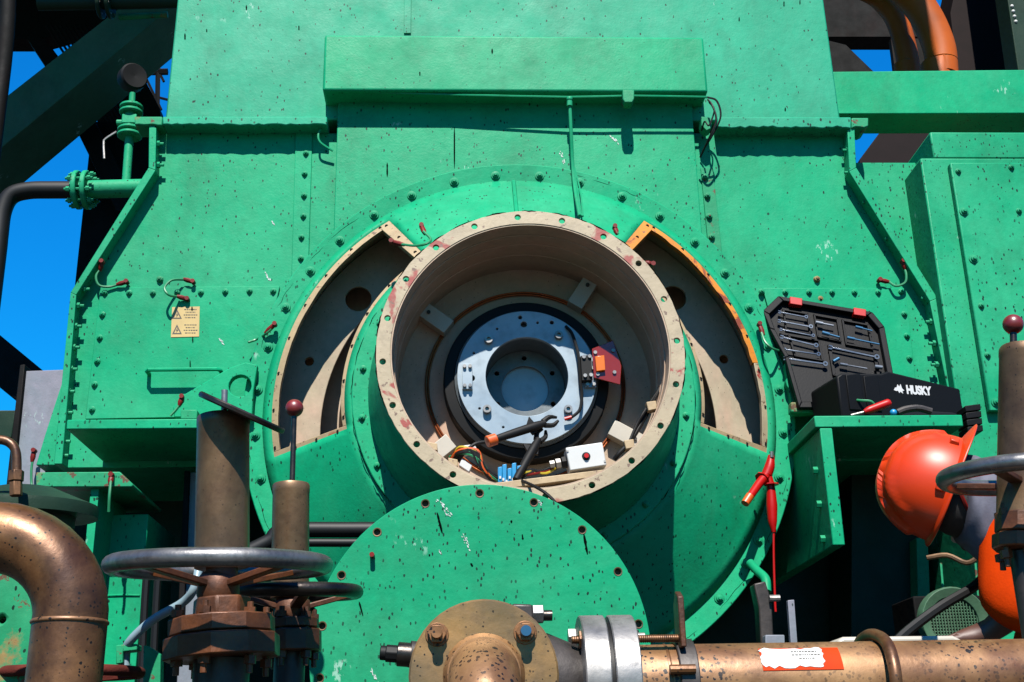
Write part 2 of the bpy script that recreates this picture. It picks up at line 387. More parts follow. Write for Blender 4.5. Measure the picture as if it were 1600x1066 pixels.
def thing_part(name):                       # an empty part under the machine that carries its own pieces
    o = bpy.data.objects.new(name, None); COL.objects.link(o); o.location = (AX, 3.7, AZ); setpar(o, GEN); o.empty_display_size = .05
    o.matrix_parent_inverse = WM(GEN).inverted(); return o
frame(-12, 57, False); frame(-12, 57, True)
# inside of the openings: curved plates, back wall with holes
def sector(b, r0, r1, t0, t1, Y0, Y1, n=40):
    A = [pol(r0, t0+(t1-t0)*i/n, Y0) for i in range(n+1)] + [pol(r1, t1+(t0-t1)*i/n, Y0) for i in range(n+1)]
    return b.prism(A, (0, Y1-Y0, 0))
hl = [circ(pol(.70, t, 4.0), .022, 14) for t in (30, 150)] + [circ(pol(.66, t, 4.0), .05, 18) for t in (52, 128)]
B().holed(circ((AX, 4.0, AZ), .815, 96), hl, (0, .02, 0)).done('back_wall', 'cavity', GEN)
B().lathe([(.814, 4.2), (.01, 4.2), (.01, 4.21), (.814, 4.21)], (AX, 0, AZ), n=48).done('inner_wall', 'dark_inside', GEN)
B().lathe([(.60, 3.88), (.605, 3.88), (.605, 3.999), (.60, 3.999)], (AX, 0, AZ), n=96).done('stator_shell', 'cavity', GEN)
for mir in (0, 1):
    T = (lambda t: 180-t) if mir else (lambda t: t)
    hl = [circ(pol(.735, T(17), 3.86), .0155, 14), circ(pol(.70, T(39), 3.86), .045, 18)]
    n = 30; A = [pol(.66-.03*i/n, T(-6+70*i/n), 3.86) for i in range(n+1)] + [pol(.812, T(64-76*i/n), 3.86) for i in range(n+1)] + [pol(.765, T(-12), 3.86), pol(.755, T(-6.5), 3.86)]
    B().holed(A, hl, (0, .012, 0)).done('baffle_plate', 'cavity', GEN, .002)
# neck and rim
B().lathe([(.468, 3.535), (.528, 3.535), (.53, 3.555), (.468, 3.558)], (AX, 0, AZ), n=112).done('neck_flange', 'green', GEN, .003)
B().lathe([(.392, 3.1685), (.408, 3.1685), (.413, 3.20), (.452, 3.42), (.474, 3.50), (.478, 3.534), (.392, 3.534)], (AX, 0, AZ), n=112).done('neck', 'green', GEN, .002)
B().lathe([(.3895, 3.158), (.3915, 3.1685), (.386, 3.47), (.380, 3.47), (.384, 3.30), (.386, 3.158)], (AX, 0, AZ), n=112).done('neck_liner', 'cavity', GEN)
hl = [circ(pol(.411, 94+18*i, YR), .0088, 14) for i in range(20)]
B().holed([pol(.43+random.uniform(-.001, .001), 360*i/160, YR) for i in range(160)], [circ((AX, YR, AZ), .3897, 128)]+hl, (0, .012, 0)).done('rim_ring', 'cream', GEN, .0012)
B().lathe([(.235, 3.47), (.3855, 3.47), (.3855, 3.478), (.235, 3.478)], (AX, 0, AZ), n=96).done('end_shield', 'cavity', GEN)
for k, rr in enumerate((.293, .300)):
    b = B(); b.tube([pol(rr, a*5, 3.462) for a in range(72)]+[pol(rr, 0, 3.462)], .0032, 8, 1); b.done('copper_hoop', 'copper', GEN)
B().lathe([(.214, 3.402), (.246, 3.408), (.248, 3.4695), (.214, 3.4695)], (AX, 0, AZ), n=80).done('seal_ring', 'black', GEN, .003)
B().lathe([(.206, 3.394), (.2135, 3.398), (.2135, 3.47), (.13, 3.47), (.13, 3.405), (.206, 3.405)], (AX, 0, AZ), n=80).done('rotor_hub', 'boss', GEN)
DC = V((AX, 3.378, AZ))
dh = [circ(pol(.163, a, 3.378), .0095, 12) for a in (92, 2, 182, 272)] + [circ(pol(.186, a, 3.378), .006, 10) for a in (95, 65)] + [circ(pol(.172, a, 3.378), .004, 8) for a in (120, 155, 215, 245, 78)]
disc = B().holed([pol(.2055, 360*i/110, 3.378) for i in range(110)], [circ(DC, .122, 64)]+dh, (0, .016, 0)).done('rotor_disc', 'disc_blue', GEN, .001)
for a in (135, 52, 221, 318):
    p = pol(.158, a, 3.378); d = V((0, -1, 0))
    B().lathe([(.0001, .010), (.006, .010), (.006, .017), (.012, .017), (.0125, .015), (.0125, 0), (.0001, 0)], p, d, 16, closed=False).done('cap_screw', 'steel', disc)
B().lathe([(.1225, 3.394), (.1285, 3.394), (.1285, 3.54), (.1225, 3.54)], (AX, 0, AZ), n=64).done('rotor_bore', 'boss', GEN)
bh = [circ(pol(.098, 90+60*i, 3.50), .0075, 10) for i in range(6)]
B().holed(circ((AX, 3.50, AZ), .122, 64), [circ((AX, 3.50, AZ), .072, 48)]+bh, (0, .01, 0)).done('bore_ring', 'boss', GEN, .001)
B().lathe([(.0001, 3.515), (.074, 3.515), (.074, 3.53), (.0001, 3.53)], (AX, 0, AZ), n=48, closed=False).done('shaft_face', 'disc_blue', GEN)
B().lathe([(.0001, 3.56), (.13, 3.56), (.13, 3.565), (.0001, 3.565)], (AX, 0, AZ), n=48, closed=False).done('bore_end', 'dark_inside', GEN)
def plate4(ang, r, w, h, mat, nm):           # clamp plate with four screws on the disc
    c = pol(r, ang, 3.372); o = B().box(c, (w, .010, h)).done(nm, mat, disc, .001)
    for sx in (-1, 1):
        for sz in (-1, 1):
            p = c+V((sx*w*.27, -.005, sz*h*.38)); B().cyl(p, p-V((0, .009, 0)), .0052, n=10).done('screw', 'steel', disc)
plate4(181, .176, .030, .078, 'disc_blue', 'clamp_plate'); plate4(-2, .186, .034, .066, 'chrome', 'clamp_plate')
# four pale mounting blocks round the hub
for a in (143, 57.5, -30, -141):
    c = pol(.335, a, 3.445); B().box(c, (.094, .045, .05), M.Rotation(-radians(a), 3, 'Y')).done('mounting_block', 'offwhite', GEN, .002)
    p = pol(.365, a, 3.4225); B().cyl(p, p-V((0, .006, 0)), .006, n=10).done('screw', 'cast_dark', GEN)
# ---- bolts
def boltmesh(nm, rw, rn, hn, rs_, mat):
    b = B(); b.lathe([(.0001, -(hn+.009)), (rs_*.75, -(hn+.009)), (rs_, -(hn+.0075)), (rs_, -(hn+.0045)), (rn*.85, -(hn+.004)), (rn, -(hn+.002)), (rn, -.004), (rw*.95, -.0035), (rw, -.002), (rw, .001)], (0, 0, 0), (0, 1, 0), 12, closed=False)
    o = b.done(nm, mat, None, 0); me = o.data; bpy.data.objects.remove(o); return me
BM = boltmesh('bolt', .0165, .0108, .006, .006, 'green_bolt'); BS = boltmesh('bolt', .0108, .0085, .0045, .004, 'green_bolt'); BT = boltmesh('bolt', .012, .010, .007, .005, 'green_worn')
def bolt(me, p): inst('bolt', me, p, (0, random.uniform(0, 1), 0), GEN)
meas = [(843, 275), (774, 272), (709, 282), (642, 303), (584, 335), (905, 287), (971, 309), (1031, 338), (1086.5, 377.5), (1133.5, 426), (1172, 480), (1199, 541), (1219, 608), (1224, 676), (1219, 746), (1205, 800), (1185.6, 845), (1165, 880), (1125, 936), (530, 375), (484, 422.6), (446, 480), (418, 542), (404, 609), (401, 680), (408, 748)]
for x, y in meas:
    p = P(x, y, 3.735); a = math.degrees(atan2(p.z-AZ, p.x-AX)); bolt(BM, pol(.8515, a, 3.736))
for a in (220, 231, 242, 253, 264, 275, 286, 297): bolt(BM, pol(.8515, a, 3.736))
for a in range(0, 360, 18): bolt(BS, pol(.501, a+9, 3.535))
# ---- bolted lower panels and seams on the side plates
def panel(px, Y, nm='cover_panel', mat='green'): return B().plate(px, Y, YB-.0005).done(nm, mat, GEN, .002)
panel([(157, 449), (437, 447), (432, 470), (398, 650), (133, 655)], YB-.010)
panel([(1192, 450), (1415, 450), (1436, 640), (1240, 640), (1222, 560)], YB-.010)
panel([(462, 207), (488, 207), (482, 420), (455, 440)], YB-.007, 'seam_strip'); panel([(1095, 262), (1114, 262), (1130, 410), (1106, 380)], YB-.007, 'seam_strip', 'green_worn')
for x, y in [(164, 458), (202, 458), (239, 458), (277, 457), (314, 457), (352, 456), (390, 455), (427, 455), (160, 492), (156, 528), (152, 565), (148, 601), (144, 640), (1190, 456), (1227, 457), (1264, 457), (1300, 457), (1335, 457), (1372, 457), (1408, 456), (1413, 491), (1417, 525), (1421, 560)]: bolt(BS, P(x, y, YB-.010))
for x, y in [(478, 240), (476, 272), (475, 306), (474, 338), (471, 371), (470, 404)]: bolt(BS, P(x, y, YB-.007))
for x, y in [(1102, 277), (1105, 307), (1108, 339), (1112, 371)]: bolt(BT, P(x, y, YB-.007))
for x, y in [(1276, 437), (1281, 468), (250, 437)]: bolt(BT, P(x, y, YB))
for lst, s_ in (([(246, 225), (246, 258), (130, 452), (121, 478), (117, 510), (114, 543), (110, 577), (106, 612), (103, 645), (99, 690), (96, 712)], 1), ([(1326, 235), (1329, 270), (1357, 316), (1392, 373), (1420, 419), (1449, 466), (1456, 503), (1461, 537), (1465, 570)], -1)):
    for x, y in lst:
        p = P(x, y, YS+.022); B().cyl(p-V((s_*.004, 0, 0)), p+V((s_*.022, 0, 0)), .0055, n=8).cyl(p, p+V((s_*.009, 0, 0)), .011, n=6).done('bolt', 'green_bolt', GEN)
# handle and lifting lugs
hp = [P(228, 578, YB-.055), P(343, 577, YB-.055)]
B().tube([V((hp[0].x, YB-.01, hp[0].z)), hp[0]+V((0, .01, 0)), hp[0]+V((.008, 0, 0)), hp[1]-V((.008, 0, 0)), hp[1]+V((0, .01, 0)), V((hp[1].x, YB-.01, hp[1].z))], .0068, 8, 1).done('grab_handle', 'green', GEN)
def lug(px, hole, hr, Y=3.70):
    c = P(*hole, Y); B().holed([P(x, y, Y) for x, y in px], [circ(c, hr, 20)], (0, .03, 0)).done('lifting_lug', 'green', GEN, .003)
lug([(272, 652), (270, 636), (288, 616), (360, 574), (384, 566), (402, 570), (396, 610), (394, 652)], (375, 603), .036)
lug([(1226, 568), (1238, 570), (1308, 600), (1315, 606), (1318, 646), (1240, 648), (1238, 640)], (1244, 598), .033)
# shelves
def shelf(x0, x1, y0, y1, nm='shelf', Y0=3.42, mat='green', rend=0):
    a, c = P(x0, y0, Y0), P(x1, y0, Y0); z1 = P(x0, y1, Y0).z
    return B().box(((a.x+c.x)/2, (Y0+YB)/2-.001, (a.z+z1)/2), (c.x-a.x, YB-Y0, a.z-z1)).done(nm, mat, GEN, .003)
SH_L = shelf(105, 335, 656, 671); SH_R = shelf(1272, 1503, 650, 668)
ZSH = P(1272, 650, 3.42).z
B().plate([(282, 640), (308, 640), (308, 655), (282, 655)], 3.66, 3.72).done('lug_foot', 'green_worn', GEN, .003)
B().plate([(1236, 628), (1330, 632), (1330, 648), (1236, 644)], 3.66, 3.699).done('lug_foot', 'green_worn', GEN, .004)
# gusset post under the right shelf
a, c = P(1281, 668, 3.42), P(1300, 668, 3.42); z1 = P(1308, 852, 3.42).z
o = B().box(((a.x+c.x)/2, (3.42+4.3)/2, (a.z+z1)/2-.001), (c.x-a.x, .88, a.z-z1-.002)).done('gusset', 'green', GEN, .003)
for x, y in ((1274, 735), (1279, 788), (1285, 842)):
    p = P(x, y, 3.49); p.x = a.x; B().cyl(p+V((.002, 0, 0)), p-V((.014, 0, 0)), .011, n=6).done('bolt', 'green_bolt', GEN)
# lower casing, legs and the bracket at the left
B().box((.25, 4.75, .73), (3.3, .9, 1.46)).done('lower_casing', 'green_dark', GEN, .004)  # shade below the shelves is put into this dark green colour
B().prism([P(x, y, 3.44) for x, y in ((56, 738), (187, 737), (208, 757), (206, 761), (56, 761))], (0, .36, 0)).done('foot_bracket', 'green_worn', GEN, .003)
B().prism([P(142, 762, 3.46), P(155, 762, 3.46), V((P(155, 762, 3.46).x, 3.46, .6)), V((P(142, 762, 3.46).x, 3.46, .6))], (0, .3, 0)).done('gusset', 'green', GEN, .002)
xa, xb = P(166, 900, 3.62).x, P(224, 900, 3.62).x
B().box(((xa+xb)/2, 3.8, .63), (xb-xa, .36, 1.26)).done('leg', 'green', GEN, .003)
pz = P(195, 931, 3.62).z; B().tube([V((xa+.005, 3.619, pz)), V(((xa+xb)/2, 3.618, pz+.002)), V((xb-.005, 3.619, pz))], .003, 6, 3).done('weld_bead', 'green', GEN)
B().prism([P(x, y, 3.86) for x, y in ((96, 600), (99, 640), (99, 727), (56, 727), (70, 680))], (0, .3, 0)).done('side_cheek', 'green', GEN, .003)
# rib, conduit and fittings
B().tube([pol(.822, 90.6, 3.728), pol(.54, 90.6, Yc(.54)-.008)], .0075, 8, 1).done('rib', 'green', GEN)
B().tube([P(515, 143, 3.705), P(700, 148, 3.70), P(886, 152, 3.69), P(985, 150, 3.688), P(1105, 152, 3.69)], .0042, 6, 2).done('conduit', 'green_bolt', GEN)
B().tube([P(890, 154, 3.69), P(892, 200, 3.70), P(895, 262, 3.722), P(899, 300, 3.67), P(906, 338, 3.42)], .0062, 8, 4).done('conduit', 'green_bolt', GEN)
for dx in (4, 8): B().tube([P(895+dx*.3, 262, 3.722), P(899+dx, 300, 3.672), P(906+dx*.6, 338, 3.42)], .003, 6, 4).done('capillary', 'green_bolt', GEN)
B().ball(P(890, 155, 3.688), .011).cyl(P(890, 156, 3.69), P(890, 166, 3.69), .010, n=10).done('conduit_elbow', 'green_bolt', GEN)
B().plate([(973, 140), (991, 140), (991, 154), (988, 160), (976, 160), (973, 154)], 3.655, 3.70).done('conduit_clip', 'green_worn', GEN, .003)
B().tube([P(1105, 152, 3.69), P(1120, 158, 3.68), P(1126, 182, 3.68), P(1114, 210, 3.70), P(1098, 236, 3.74)], .0036, 6).done('loose_cable', 'black', GEN)
B().tube([P(1106, 156, 3.69), P(1113, 165, 3.67), P(1119, 188, 3.67), P(1108, 216, 3.69), P(1094, 246, 3.75)], .0036, 6).done('loose_cable', 'black', GEN)
B().tube([P(1108, 160, 3.70), P(1116, 172, 3.69), P(1108, 196, 3.68), P(1101, 190, 3.70), P(1096, 205, 3.73)], .003, 6).done('loose_cable', 'black', GEN)
B().plate([(1096, 182), (1112, 184), (1112, 200), (1104, 204), (1096, 196)], 3.72, 3.77).done('cable_bracket', 'green_worn', GEN, .002)
B().tube([P(506, 197, 3.77), P(498, 208, 3.76), P(500, 222, 3.76), P(520, 236, 3.77)], .004, 6).done('loose_cable', 'green_bolt', GEN)
# ---- warning sticker
stk = B().plate([(269, 480), (312, 479), (311, 526), (267, 527)], YB-.0118, YB-.0102).done('warning_sticker', 'yellow_label', GEN); stk['label'] = 'yellow warning sticker with two lightning triangles'
def inkpoly(pts, parent, mat='ink', Y=YB-.0125): return B().plate(pts, Y, Y+.0008).done('printed_mark', mat, parent, smooth=0)
for yy in (490, 514):
    b = B()
    T3 = [(269, yy+8), (276.5, yy-7), (284, yy+8)]; I3 = [(271.6, yy+6.4), (276.5, yy-3.4), (281.4, yy+6.4)]
    for i in range(3): b.plate([T3[i], T3[(i+1) % 3], I3[(i+1) % 3], I3[i]], YB-.0125, YB-.0119)
    b.plate([(277.6, yy-2), (274.8, yy+2.6), (276.4, yy+2.6), (275.4, yy+6), (278.8, yy+1.4), (277, yy+1.4)], YB-.0125, YB-.0119)
    b.done('printed_triangle', 'ink', stk, smooth=0)
    b = B()
    for k, (c0, c1) in enumerate(((288, 307), (290, 305), (287, 309), (289, 306))):
        x = c0
        while x < c1:
            wd = random.uniform(1, 3.2); y_ = yy-7+k*4.2; b.plate([(x, y_), (min(x+wd, c1), y_), (min(x+wd, c1), y_+1.3), (x, y_+1.3)], YB-.0125, YB-.0119); x += wd+.9
    b.done('printed_lines', 'ink', stk, smooth=0)
# ---- old paint runs and splashes that stand on the paint
def drip(parent, x, y0, y1, wd, Y, dx=0, mat='drip'):
    n = 5; L = []; R_ = []
    for i in range(n+1):
        t = i/n; ww = wd*(1 if 0 < i < n else .35)*random.uniform(.7, 1.15)
        L.append((x+dx*t-ww/2, y0+(y1-y0)*t)); R_.append((x+dx*t+ww/2, y0+(y1-y0)*t))
    B().plate(L+R_[::-1], Y-.0012, Y-.0003).done('paint_run', mat, parent, smooth=0)
for a in [(710, 199, 263, 2.2), (605, 254, 276, 2.4)]: drip(GEN, *a, 3.768)
for a in [(769, 76, 84, 2.5), (656, 112, 118, 2)]: drip(GEN, *a, 3.685)
for a in [(289, 52, 62, 2.2), (385, 8, 16, 2), (467, 40, 47, 2), (323, 45, 50, 1.8), (1225, 2, 10, 1.8), (1250, 0, 7, 1.8), (1155, 27, 33, 2), (1227, 168, 174, 2.2)]: drip(GEN, *a, 3.79)
for a in [(300, 479, 485, 2), (301, 526, 534, 1.8), (297, 563, 578, 1.8)]: drip(GEN, *a, YB-.0125)

# ---- cracked paint along flange edges
rc = random.Random(11)
def cracks(r, Y, spans, wob, th, mat='drip', step=1.2, name='paint_crack'):
    for a0, a1 in spans:
        a = a0
        while a < a1:
            L = rc.uniform(3, 11); n = max(2, int(L/step)); pts = [pol(r+rc.uniform(-wob, wob), a+L*i/n, Y) for i in range(n+1)]
            if a+L <= a1+2: B().tube(pts, [th*.3, th*rc.uniform(.7, 1.3), th, th*.3], 5, 1).done(name, mat, GEN, smooth=0)
            a += L+rc.uniform(.5, 7)
cracks(.893, 3.7655, [(35, 150), (160, 232), (-62, 30)], .0018, .0022)
cracks(.874, 3.7345, [(-58, 26), (128, 168), (185, 215), (60, 84)], .003, .0009)
cracks(.4305, 3.1575, [(20, 160), (165, 200), (-30, 15), (235, 320)], .0012, .0024)
cracks(.5285, 3.5345, [(-40, 30), (150, 222)], .0015, .0012)
for k in (0, 1):
    T = (lambda t: 180-t) if k else (lambda t: t)
    for rr in (.799,):
        a = -12
        while a < 54:
            L = rc.uniform(3, 9); B().tube([pol(rr+rc.uniform(-.001, .0015), T(a+L*i/5), Yc(rr)-.004) for i in range(6)], .002, 5, 1).done('paint_crack', 'drip', GEN, smooth=0); a += L+rc.uniform(.5, 4)
# turned lines and a bolted seam on the bore wall
for Yl in (3.22, 3.285, 3.36, 3.43): B().lathe([(.3838-.0012*(Yl > 3.3), Yl), (.382-.0012*(Yl > 3.3), Yl+.0015), (.3838-.0012*(Yl > 3.3), Yl+.003), (.386, Yl+.0015)], (AX, 0, AZ), n=96).done('turned_groove', 'cavity', GEN)
# ================================================================ cabinet and plates at the right of the machine
CAB = thing('control_cabinet', 'tall green steel cabinet with a bolted panel, right of the machine', 'cabinet', (2.2, 4.2, 0))
x2 = P(1750, 300, 3.70).x
a = P(1438, 247, 3.70); b_ = P(1453, 206, 3.70)
prw(B(), [(a.x, 0), (x2, 0), (x2, a.z), (a.x, a.z)], 3.70, 4.5).done('cabinet_body', 'green', CAB, .005)
prw(B(), [(b_.x, a.z+.0005), (x2, a.z+.0005), (x2, b_.z), (b_.x, b_.z)], 3.701, 4.5).done('cabinet_top', 'green', CAB, .005)
c = P(1486, 254, 3.672); d = P(1545, 642, 3.672); x3 = P(1608, 300, 3.672).x
prw(B(), [((c.x+d.x)/2, d.z), (x3, d.z), (x3, c.z), ((c.x+d.x)/2, c.z)], 3.672, 3.6995).done('door_panel', 'green', CAB, .004)
for x, y in [(1497, 268), (1580, 262), (1506, 331), (1592, 330), (1521, 405), (1533, 478), (1543, 555), (1556, 629)]:
    inst('bolt', BM if y in (331, 405, 629) else BS, P(x, y, 3.672), (0, random.random(), 0), CAB)
p = P(1335, 254, 3.86); q = P(1445, 254, 3.86)
prw(B(), [(p.x-.3, 1.5), (q.x+.1, 1.5), (q.x+.1, p.z), (p.x-.3, p.z)], 3.86, 4.4).done('side_plate', 'green', GEN, .003)
# ================================================================ steelwork behind
def steel(name, label, cat, px, Y0, dep, mat, group=None, bev=.004):
    o = B().plate(px, Y0, Y0+dep).done(name, mat, None, bev); return tag(o, label, cat, group)
steel('cross_beam', 'bright green horizontal box beam running right from behind the hood', 'beam', [(1290, 112), (1900, 106), (1900, 176), (1290, 178)], 4.35, .17, 'green')
GS = 'dark steelwork against the sky'
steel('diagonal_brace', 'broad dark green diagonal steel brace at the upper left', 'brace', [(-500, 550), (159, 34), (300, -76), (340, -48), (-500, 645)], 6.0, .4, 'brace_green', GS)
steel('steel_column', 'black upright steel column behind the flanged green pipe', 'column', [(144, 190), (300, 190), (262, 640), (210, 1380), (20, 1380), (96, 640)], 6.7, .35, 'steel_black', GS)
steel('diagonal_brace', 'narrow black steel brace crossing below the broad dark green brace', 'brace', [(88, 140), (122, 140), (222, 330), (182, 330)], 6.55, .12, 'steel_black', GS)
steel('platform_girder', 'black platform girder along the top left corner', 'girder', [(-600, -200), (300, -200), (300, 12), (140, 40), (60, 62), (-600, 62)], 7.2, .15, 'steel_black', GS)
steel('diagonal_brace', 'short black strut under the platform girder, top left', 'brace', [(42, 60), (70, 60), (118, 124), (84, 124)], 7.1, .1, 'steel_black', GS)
gr = thing('walkway_grating', 'dark walkway grating with sky showing through its slits', 'grating', P(100, 80, 7.0))
for k in range(11):
    x = 72+k*7.5; B().tube([P(x, 40, 7.05), P(x+62, 136, 7.05)], .0085, 4, 1).done('grating_bar', 'steel_black', gr)
for k in range(9):
    x = 128+k*7; B().tube([P(x, 150, 7.3), P(x+74, 262, 7.3)], .009, 4, 1).done('grating_bar', 'steel_black', gr)
steel('stair_stringer', 'black stair side behind the green valve and gauge', 'stair', [(150, 150), (214, 98), (226, 124), (250, 170), (262, 350), (206, 350), (160, 270)], 7.6, .1, 'steel_black', GS)
lt = thing('lattice_tower', 'thin black lattice struts against the sky beside the hood', 'tower', P(240, 120, 9))
for a, c, r in [((228, 72), (256, 128), .012), ((216, 113), (262, 112), .03), ((226, 118), (252, 172), .012), ((248, 60), (246, 175), .022), ((262, 70), (240, 110), .01), ((238, 150), (262, 156), .012)]:
    B().tube([P(*a, 9), P(*c, 9)], r, 5, 1).done('strut', 'steel_black', lt)
steel('diagonal_brace', 'dark diagonal steel brace at the left edge behind the grey panel', 'brace', [(-400, 193), (78, 588), (78, 644), (20, 622), (-400, 280)], 6.2, .1, 'steel_black', GS)
steel('steel_bracket', 'small dark green steel block at the left edge under the diagonal brace', 'bracket', [(-300, 641), (24, 641), (18, 684), (-300, 684)], 5.6, .1, 'green_dark', GS)
o = B().tube([P(14, -60, 4.2), P(10, 60, 4.2), P(-14, 260, 4.2), P(-50, 560, 4.2), V((P(-60, 700, 4.2).x, 4.2, 0))], .03, 14, 4).done('steel_pole', 'steel_black'); tag(o, 'dark slanting steel pole at the top left edge', 'pole')
# top right
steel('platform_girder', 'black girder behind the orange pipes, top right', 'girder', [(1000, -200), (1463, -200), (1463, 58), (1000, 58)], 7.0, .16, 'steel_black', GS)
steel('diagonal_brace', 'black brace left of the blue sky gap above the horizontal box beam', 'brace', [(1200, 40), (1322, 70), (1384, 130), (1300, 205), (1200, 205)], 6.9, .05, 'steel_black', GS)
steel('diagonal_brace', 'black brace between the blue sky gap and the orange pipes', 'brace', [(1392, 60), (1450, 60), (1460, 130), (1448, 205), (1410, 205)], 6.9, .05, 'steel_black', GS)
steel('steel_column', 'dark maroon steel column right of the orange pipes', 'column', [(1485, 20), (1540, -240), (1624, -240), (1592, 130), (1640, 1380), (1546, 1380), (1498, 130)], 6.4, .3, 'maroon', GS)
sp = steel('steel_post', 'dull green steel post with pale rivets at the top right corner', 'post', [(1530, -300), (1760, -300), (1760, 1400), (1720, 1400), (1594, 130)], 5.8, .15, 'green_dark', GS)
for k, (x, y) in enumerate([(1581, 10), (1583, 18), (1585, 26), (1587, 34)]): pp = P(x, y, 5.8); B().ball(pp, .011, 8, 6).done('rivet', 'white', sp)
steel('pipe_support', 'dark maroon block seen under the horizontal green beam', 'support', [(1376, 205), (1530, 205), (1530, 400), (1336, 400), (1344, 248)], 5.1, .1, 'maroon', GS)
o = B().tube([V((P(1476, 190, 5.5).x, 5.5, 0)), P(1476, 190, 5.5), P(1472, 120, 5.5), P(1466, 70, 5.5), P(1440, 15, 5.5), P(1400, -25, 5.5), P(1350, -60, 5.5), P(1200, -110, 5.5)], .085, 24, 6).done('orange_pipe', 'orange_pipe'); tag(o, 'thick orange curved pipe above the green beam', 'pipe', 'orange pipes at the top right')
o2 = B().tube([V((P(1425, 190, 5.75).x, 5.75, 0)), P(1425, 190, 5.75), P(1422, 120, 5.75), P(1408, 50, 5.75), P(1385, 8, 5.75), P(1340, -20, 5.75), P(1200, -60, 5.75)], .062, 20, 6).done('orange_pipe', 'orange_pipe'); tag(o2, 'thinner shaded orange pipe behind the thick curved one', 'pipe', 'orange pipes at the top right')
B().lathe([(.0865, -.004), (.0885, 0), (.0865, .004)], P(1470, 98, 5.5), (P(1468, 80, 5.5)-P(1471, 110, 5.5)), 24).done('weld_seam', 'orange_pipe', o)
# ================================================================ pipe, valve and gauge at the upper left
YP = 4.1
FP = thing('flanged_pipe', 'green flanged pipe with a weathered black hose end at the left', 'pipe', P(170, 297, YP))
pl, pr = P(112, 297, YP), P(262, 293, YP)
B().cyl(pl, pr, .034, n=24).done('pipe_run', 'green', FP)
B().tube([pl, P(80, 297, YP), P(45, 298, YP), P(18, 306, YP), P(4, 330, YP), P(-2, 372, YP), P(-10, 440, YP), V((P(-20, 560, YP).x, YP, .9)), V((P(-20, 560, YP).x, YP, 0))], .033, 18, 6).done('hose', 'rubber', FP)
ax_ = (pr-pl).normalized()
def flange(parent, c, ax, r, th, nb, rb, mat, bmat, hr=.009, bl=.05, name='flange', hole=0):
    c = V(c); ax = V(ax).normalized()
    o = B().lathe([(hole, -th/2), (r-.003, -th/2), (r, -th/2+.003), (r, th/2-.003), (r-.003, th/2), (hole, th/2)], c, ax, 40, closed=hole > 0).done(name, mat, parent, 0)
    e1 = ax.cross(V((0, 0, 1)) if abs(ax.z) < .9 else V((1, 0, 0))).normalized(); e2 = ax.cross(e1)
    for i in range(nb):
        a = 2*pi*(i+.5)/nb; p = c+(e1*cos(a)+e2*sin(a))*rb
        B().cyl(p-ax*bl/2, p+ax*bl/2, hr*.55, n=8).hexa(p-ax*(bl*.38), p-ax*(bl*.38-hr), hr).hexa(p+ax*(bl*.38-hr), p+ax*(bl*.38), hr).done('bolt', bmat, o)
    return o
flange(FP, P(122, 297, YP), ax_, .073, .018, 8, .058, 'green', 'green_bolt', .009, .02); flange(FP, P(136, 297, YP), ax_, .073, .018, 0, .058, 'green', 'green_bolt')
for i in range(8):
    a = 2*pi*(i+.5)/8; p = P(129, 297, YP)+V((0, cos(a), sin(a)))*.058
    B().cyl(p-ax_*.05, p+ax_*.05, .005, n=6).hexa(p-ax_*.042, p-ax_*.03, .010).hexa(p+ax_*.03, p+ax_*.042, .010).done('bolt', 'green_bolt', FP)
VG = thing('gauge_valve', 'small green valve on the pipe carrying a black round gauge', 'valve', P(198, 280, YP))
def vp(x, y): return P(x, y, YP)
B().cyl(vp(197, 288), vp(203, 205), .016, n=14).done('riser', 'green', VG)
up_ = (vp(203, 205)-vp(197, 288)).normalized()
for nm, y, r in (('flange', 212, .046), ('flange', 204, .046), ('flange', 176, .044), ('flange', 168, .044)):
    t = (288-y)/83; flange(VG, vp(197+6*t, y), up_, r, .012, 4, .035, 'green', 'green_bolt', .006, .02)
B().cyl(vp(203, 205), vp(205, 170), .024, .022, n=14).box(vp(204, 190), (.055, .05, .04)).done('valve_body', 'green', VG, .004)
B().cyl(vp(192, 192), vp(183, 192), .012, n=10).done('gland', 'green_bolt', VG)
B().tube([vp(182, 206), vp(165, 217), vp(162, 224), vp(163, 248)], .0045, 6, 3).done('lever', 'steel', VG)
B().cyl(vp(206, 168), vp(207, 146), .012, n=10).done('gauge_stem', 'green_bolt', VG)
ga = V((.55, -.8, -.1)).normalized()
B().lathe([(.0001, -.03), (.05, -.03), (.053, -.02), (.053, .02), (.047, .028), (.0001, .024)], vp(207, 122), ga, 28, closed=False).done('gauge', 'black', VG)
TP = thing('flanged_pipe', 'dim green flanged pipe along the top left under the platform', 'pipe', P(170, 5, 5.0))
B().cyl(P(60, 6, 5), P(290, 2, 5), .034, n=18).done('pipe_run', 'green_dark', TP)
for x in (158, 172): flange(TP, P(x, 5, 5.0), (1, 0, 0), .075, .018, 6, .058, 'green_dark', 'steel', .010, .022)
B().cyl(P(186, 27, 5.1), P(262, 23, 5.1), .016, n=12).done('branch_pipe', 'green_worn', TP)
# grey panel and post at the left
GP = thing('grey_panel', 'weathered pale grey steel panel with a dark edge post, left of the machine', 'panel', P(60, 730, 3.95))
B().plate([(36, 580), (120, 577), (110, 735), (92, 1290), (-40, 1290), (22, 735)], 3.95, 4.0).done('panel_sheet', 'grey_panel', GP, .002)
B().plate([(31, 570), (39, 569), (22, 735), (-36, 1290), (-48, 1290), (12, 735)], 3.93, 4.02).done('edge_post', 'steel_black', GP, .003)
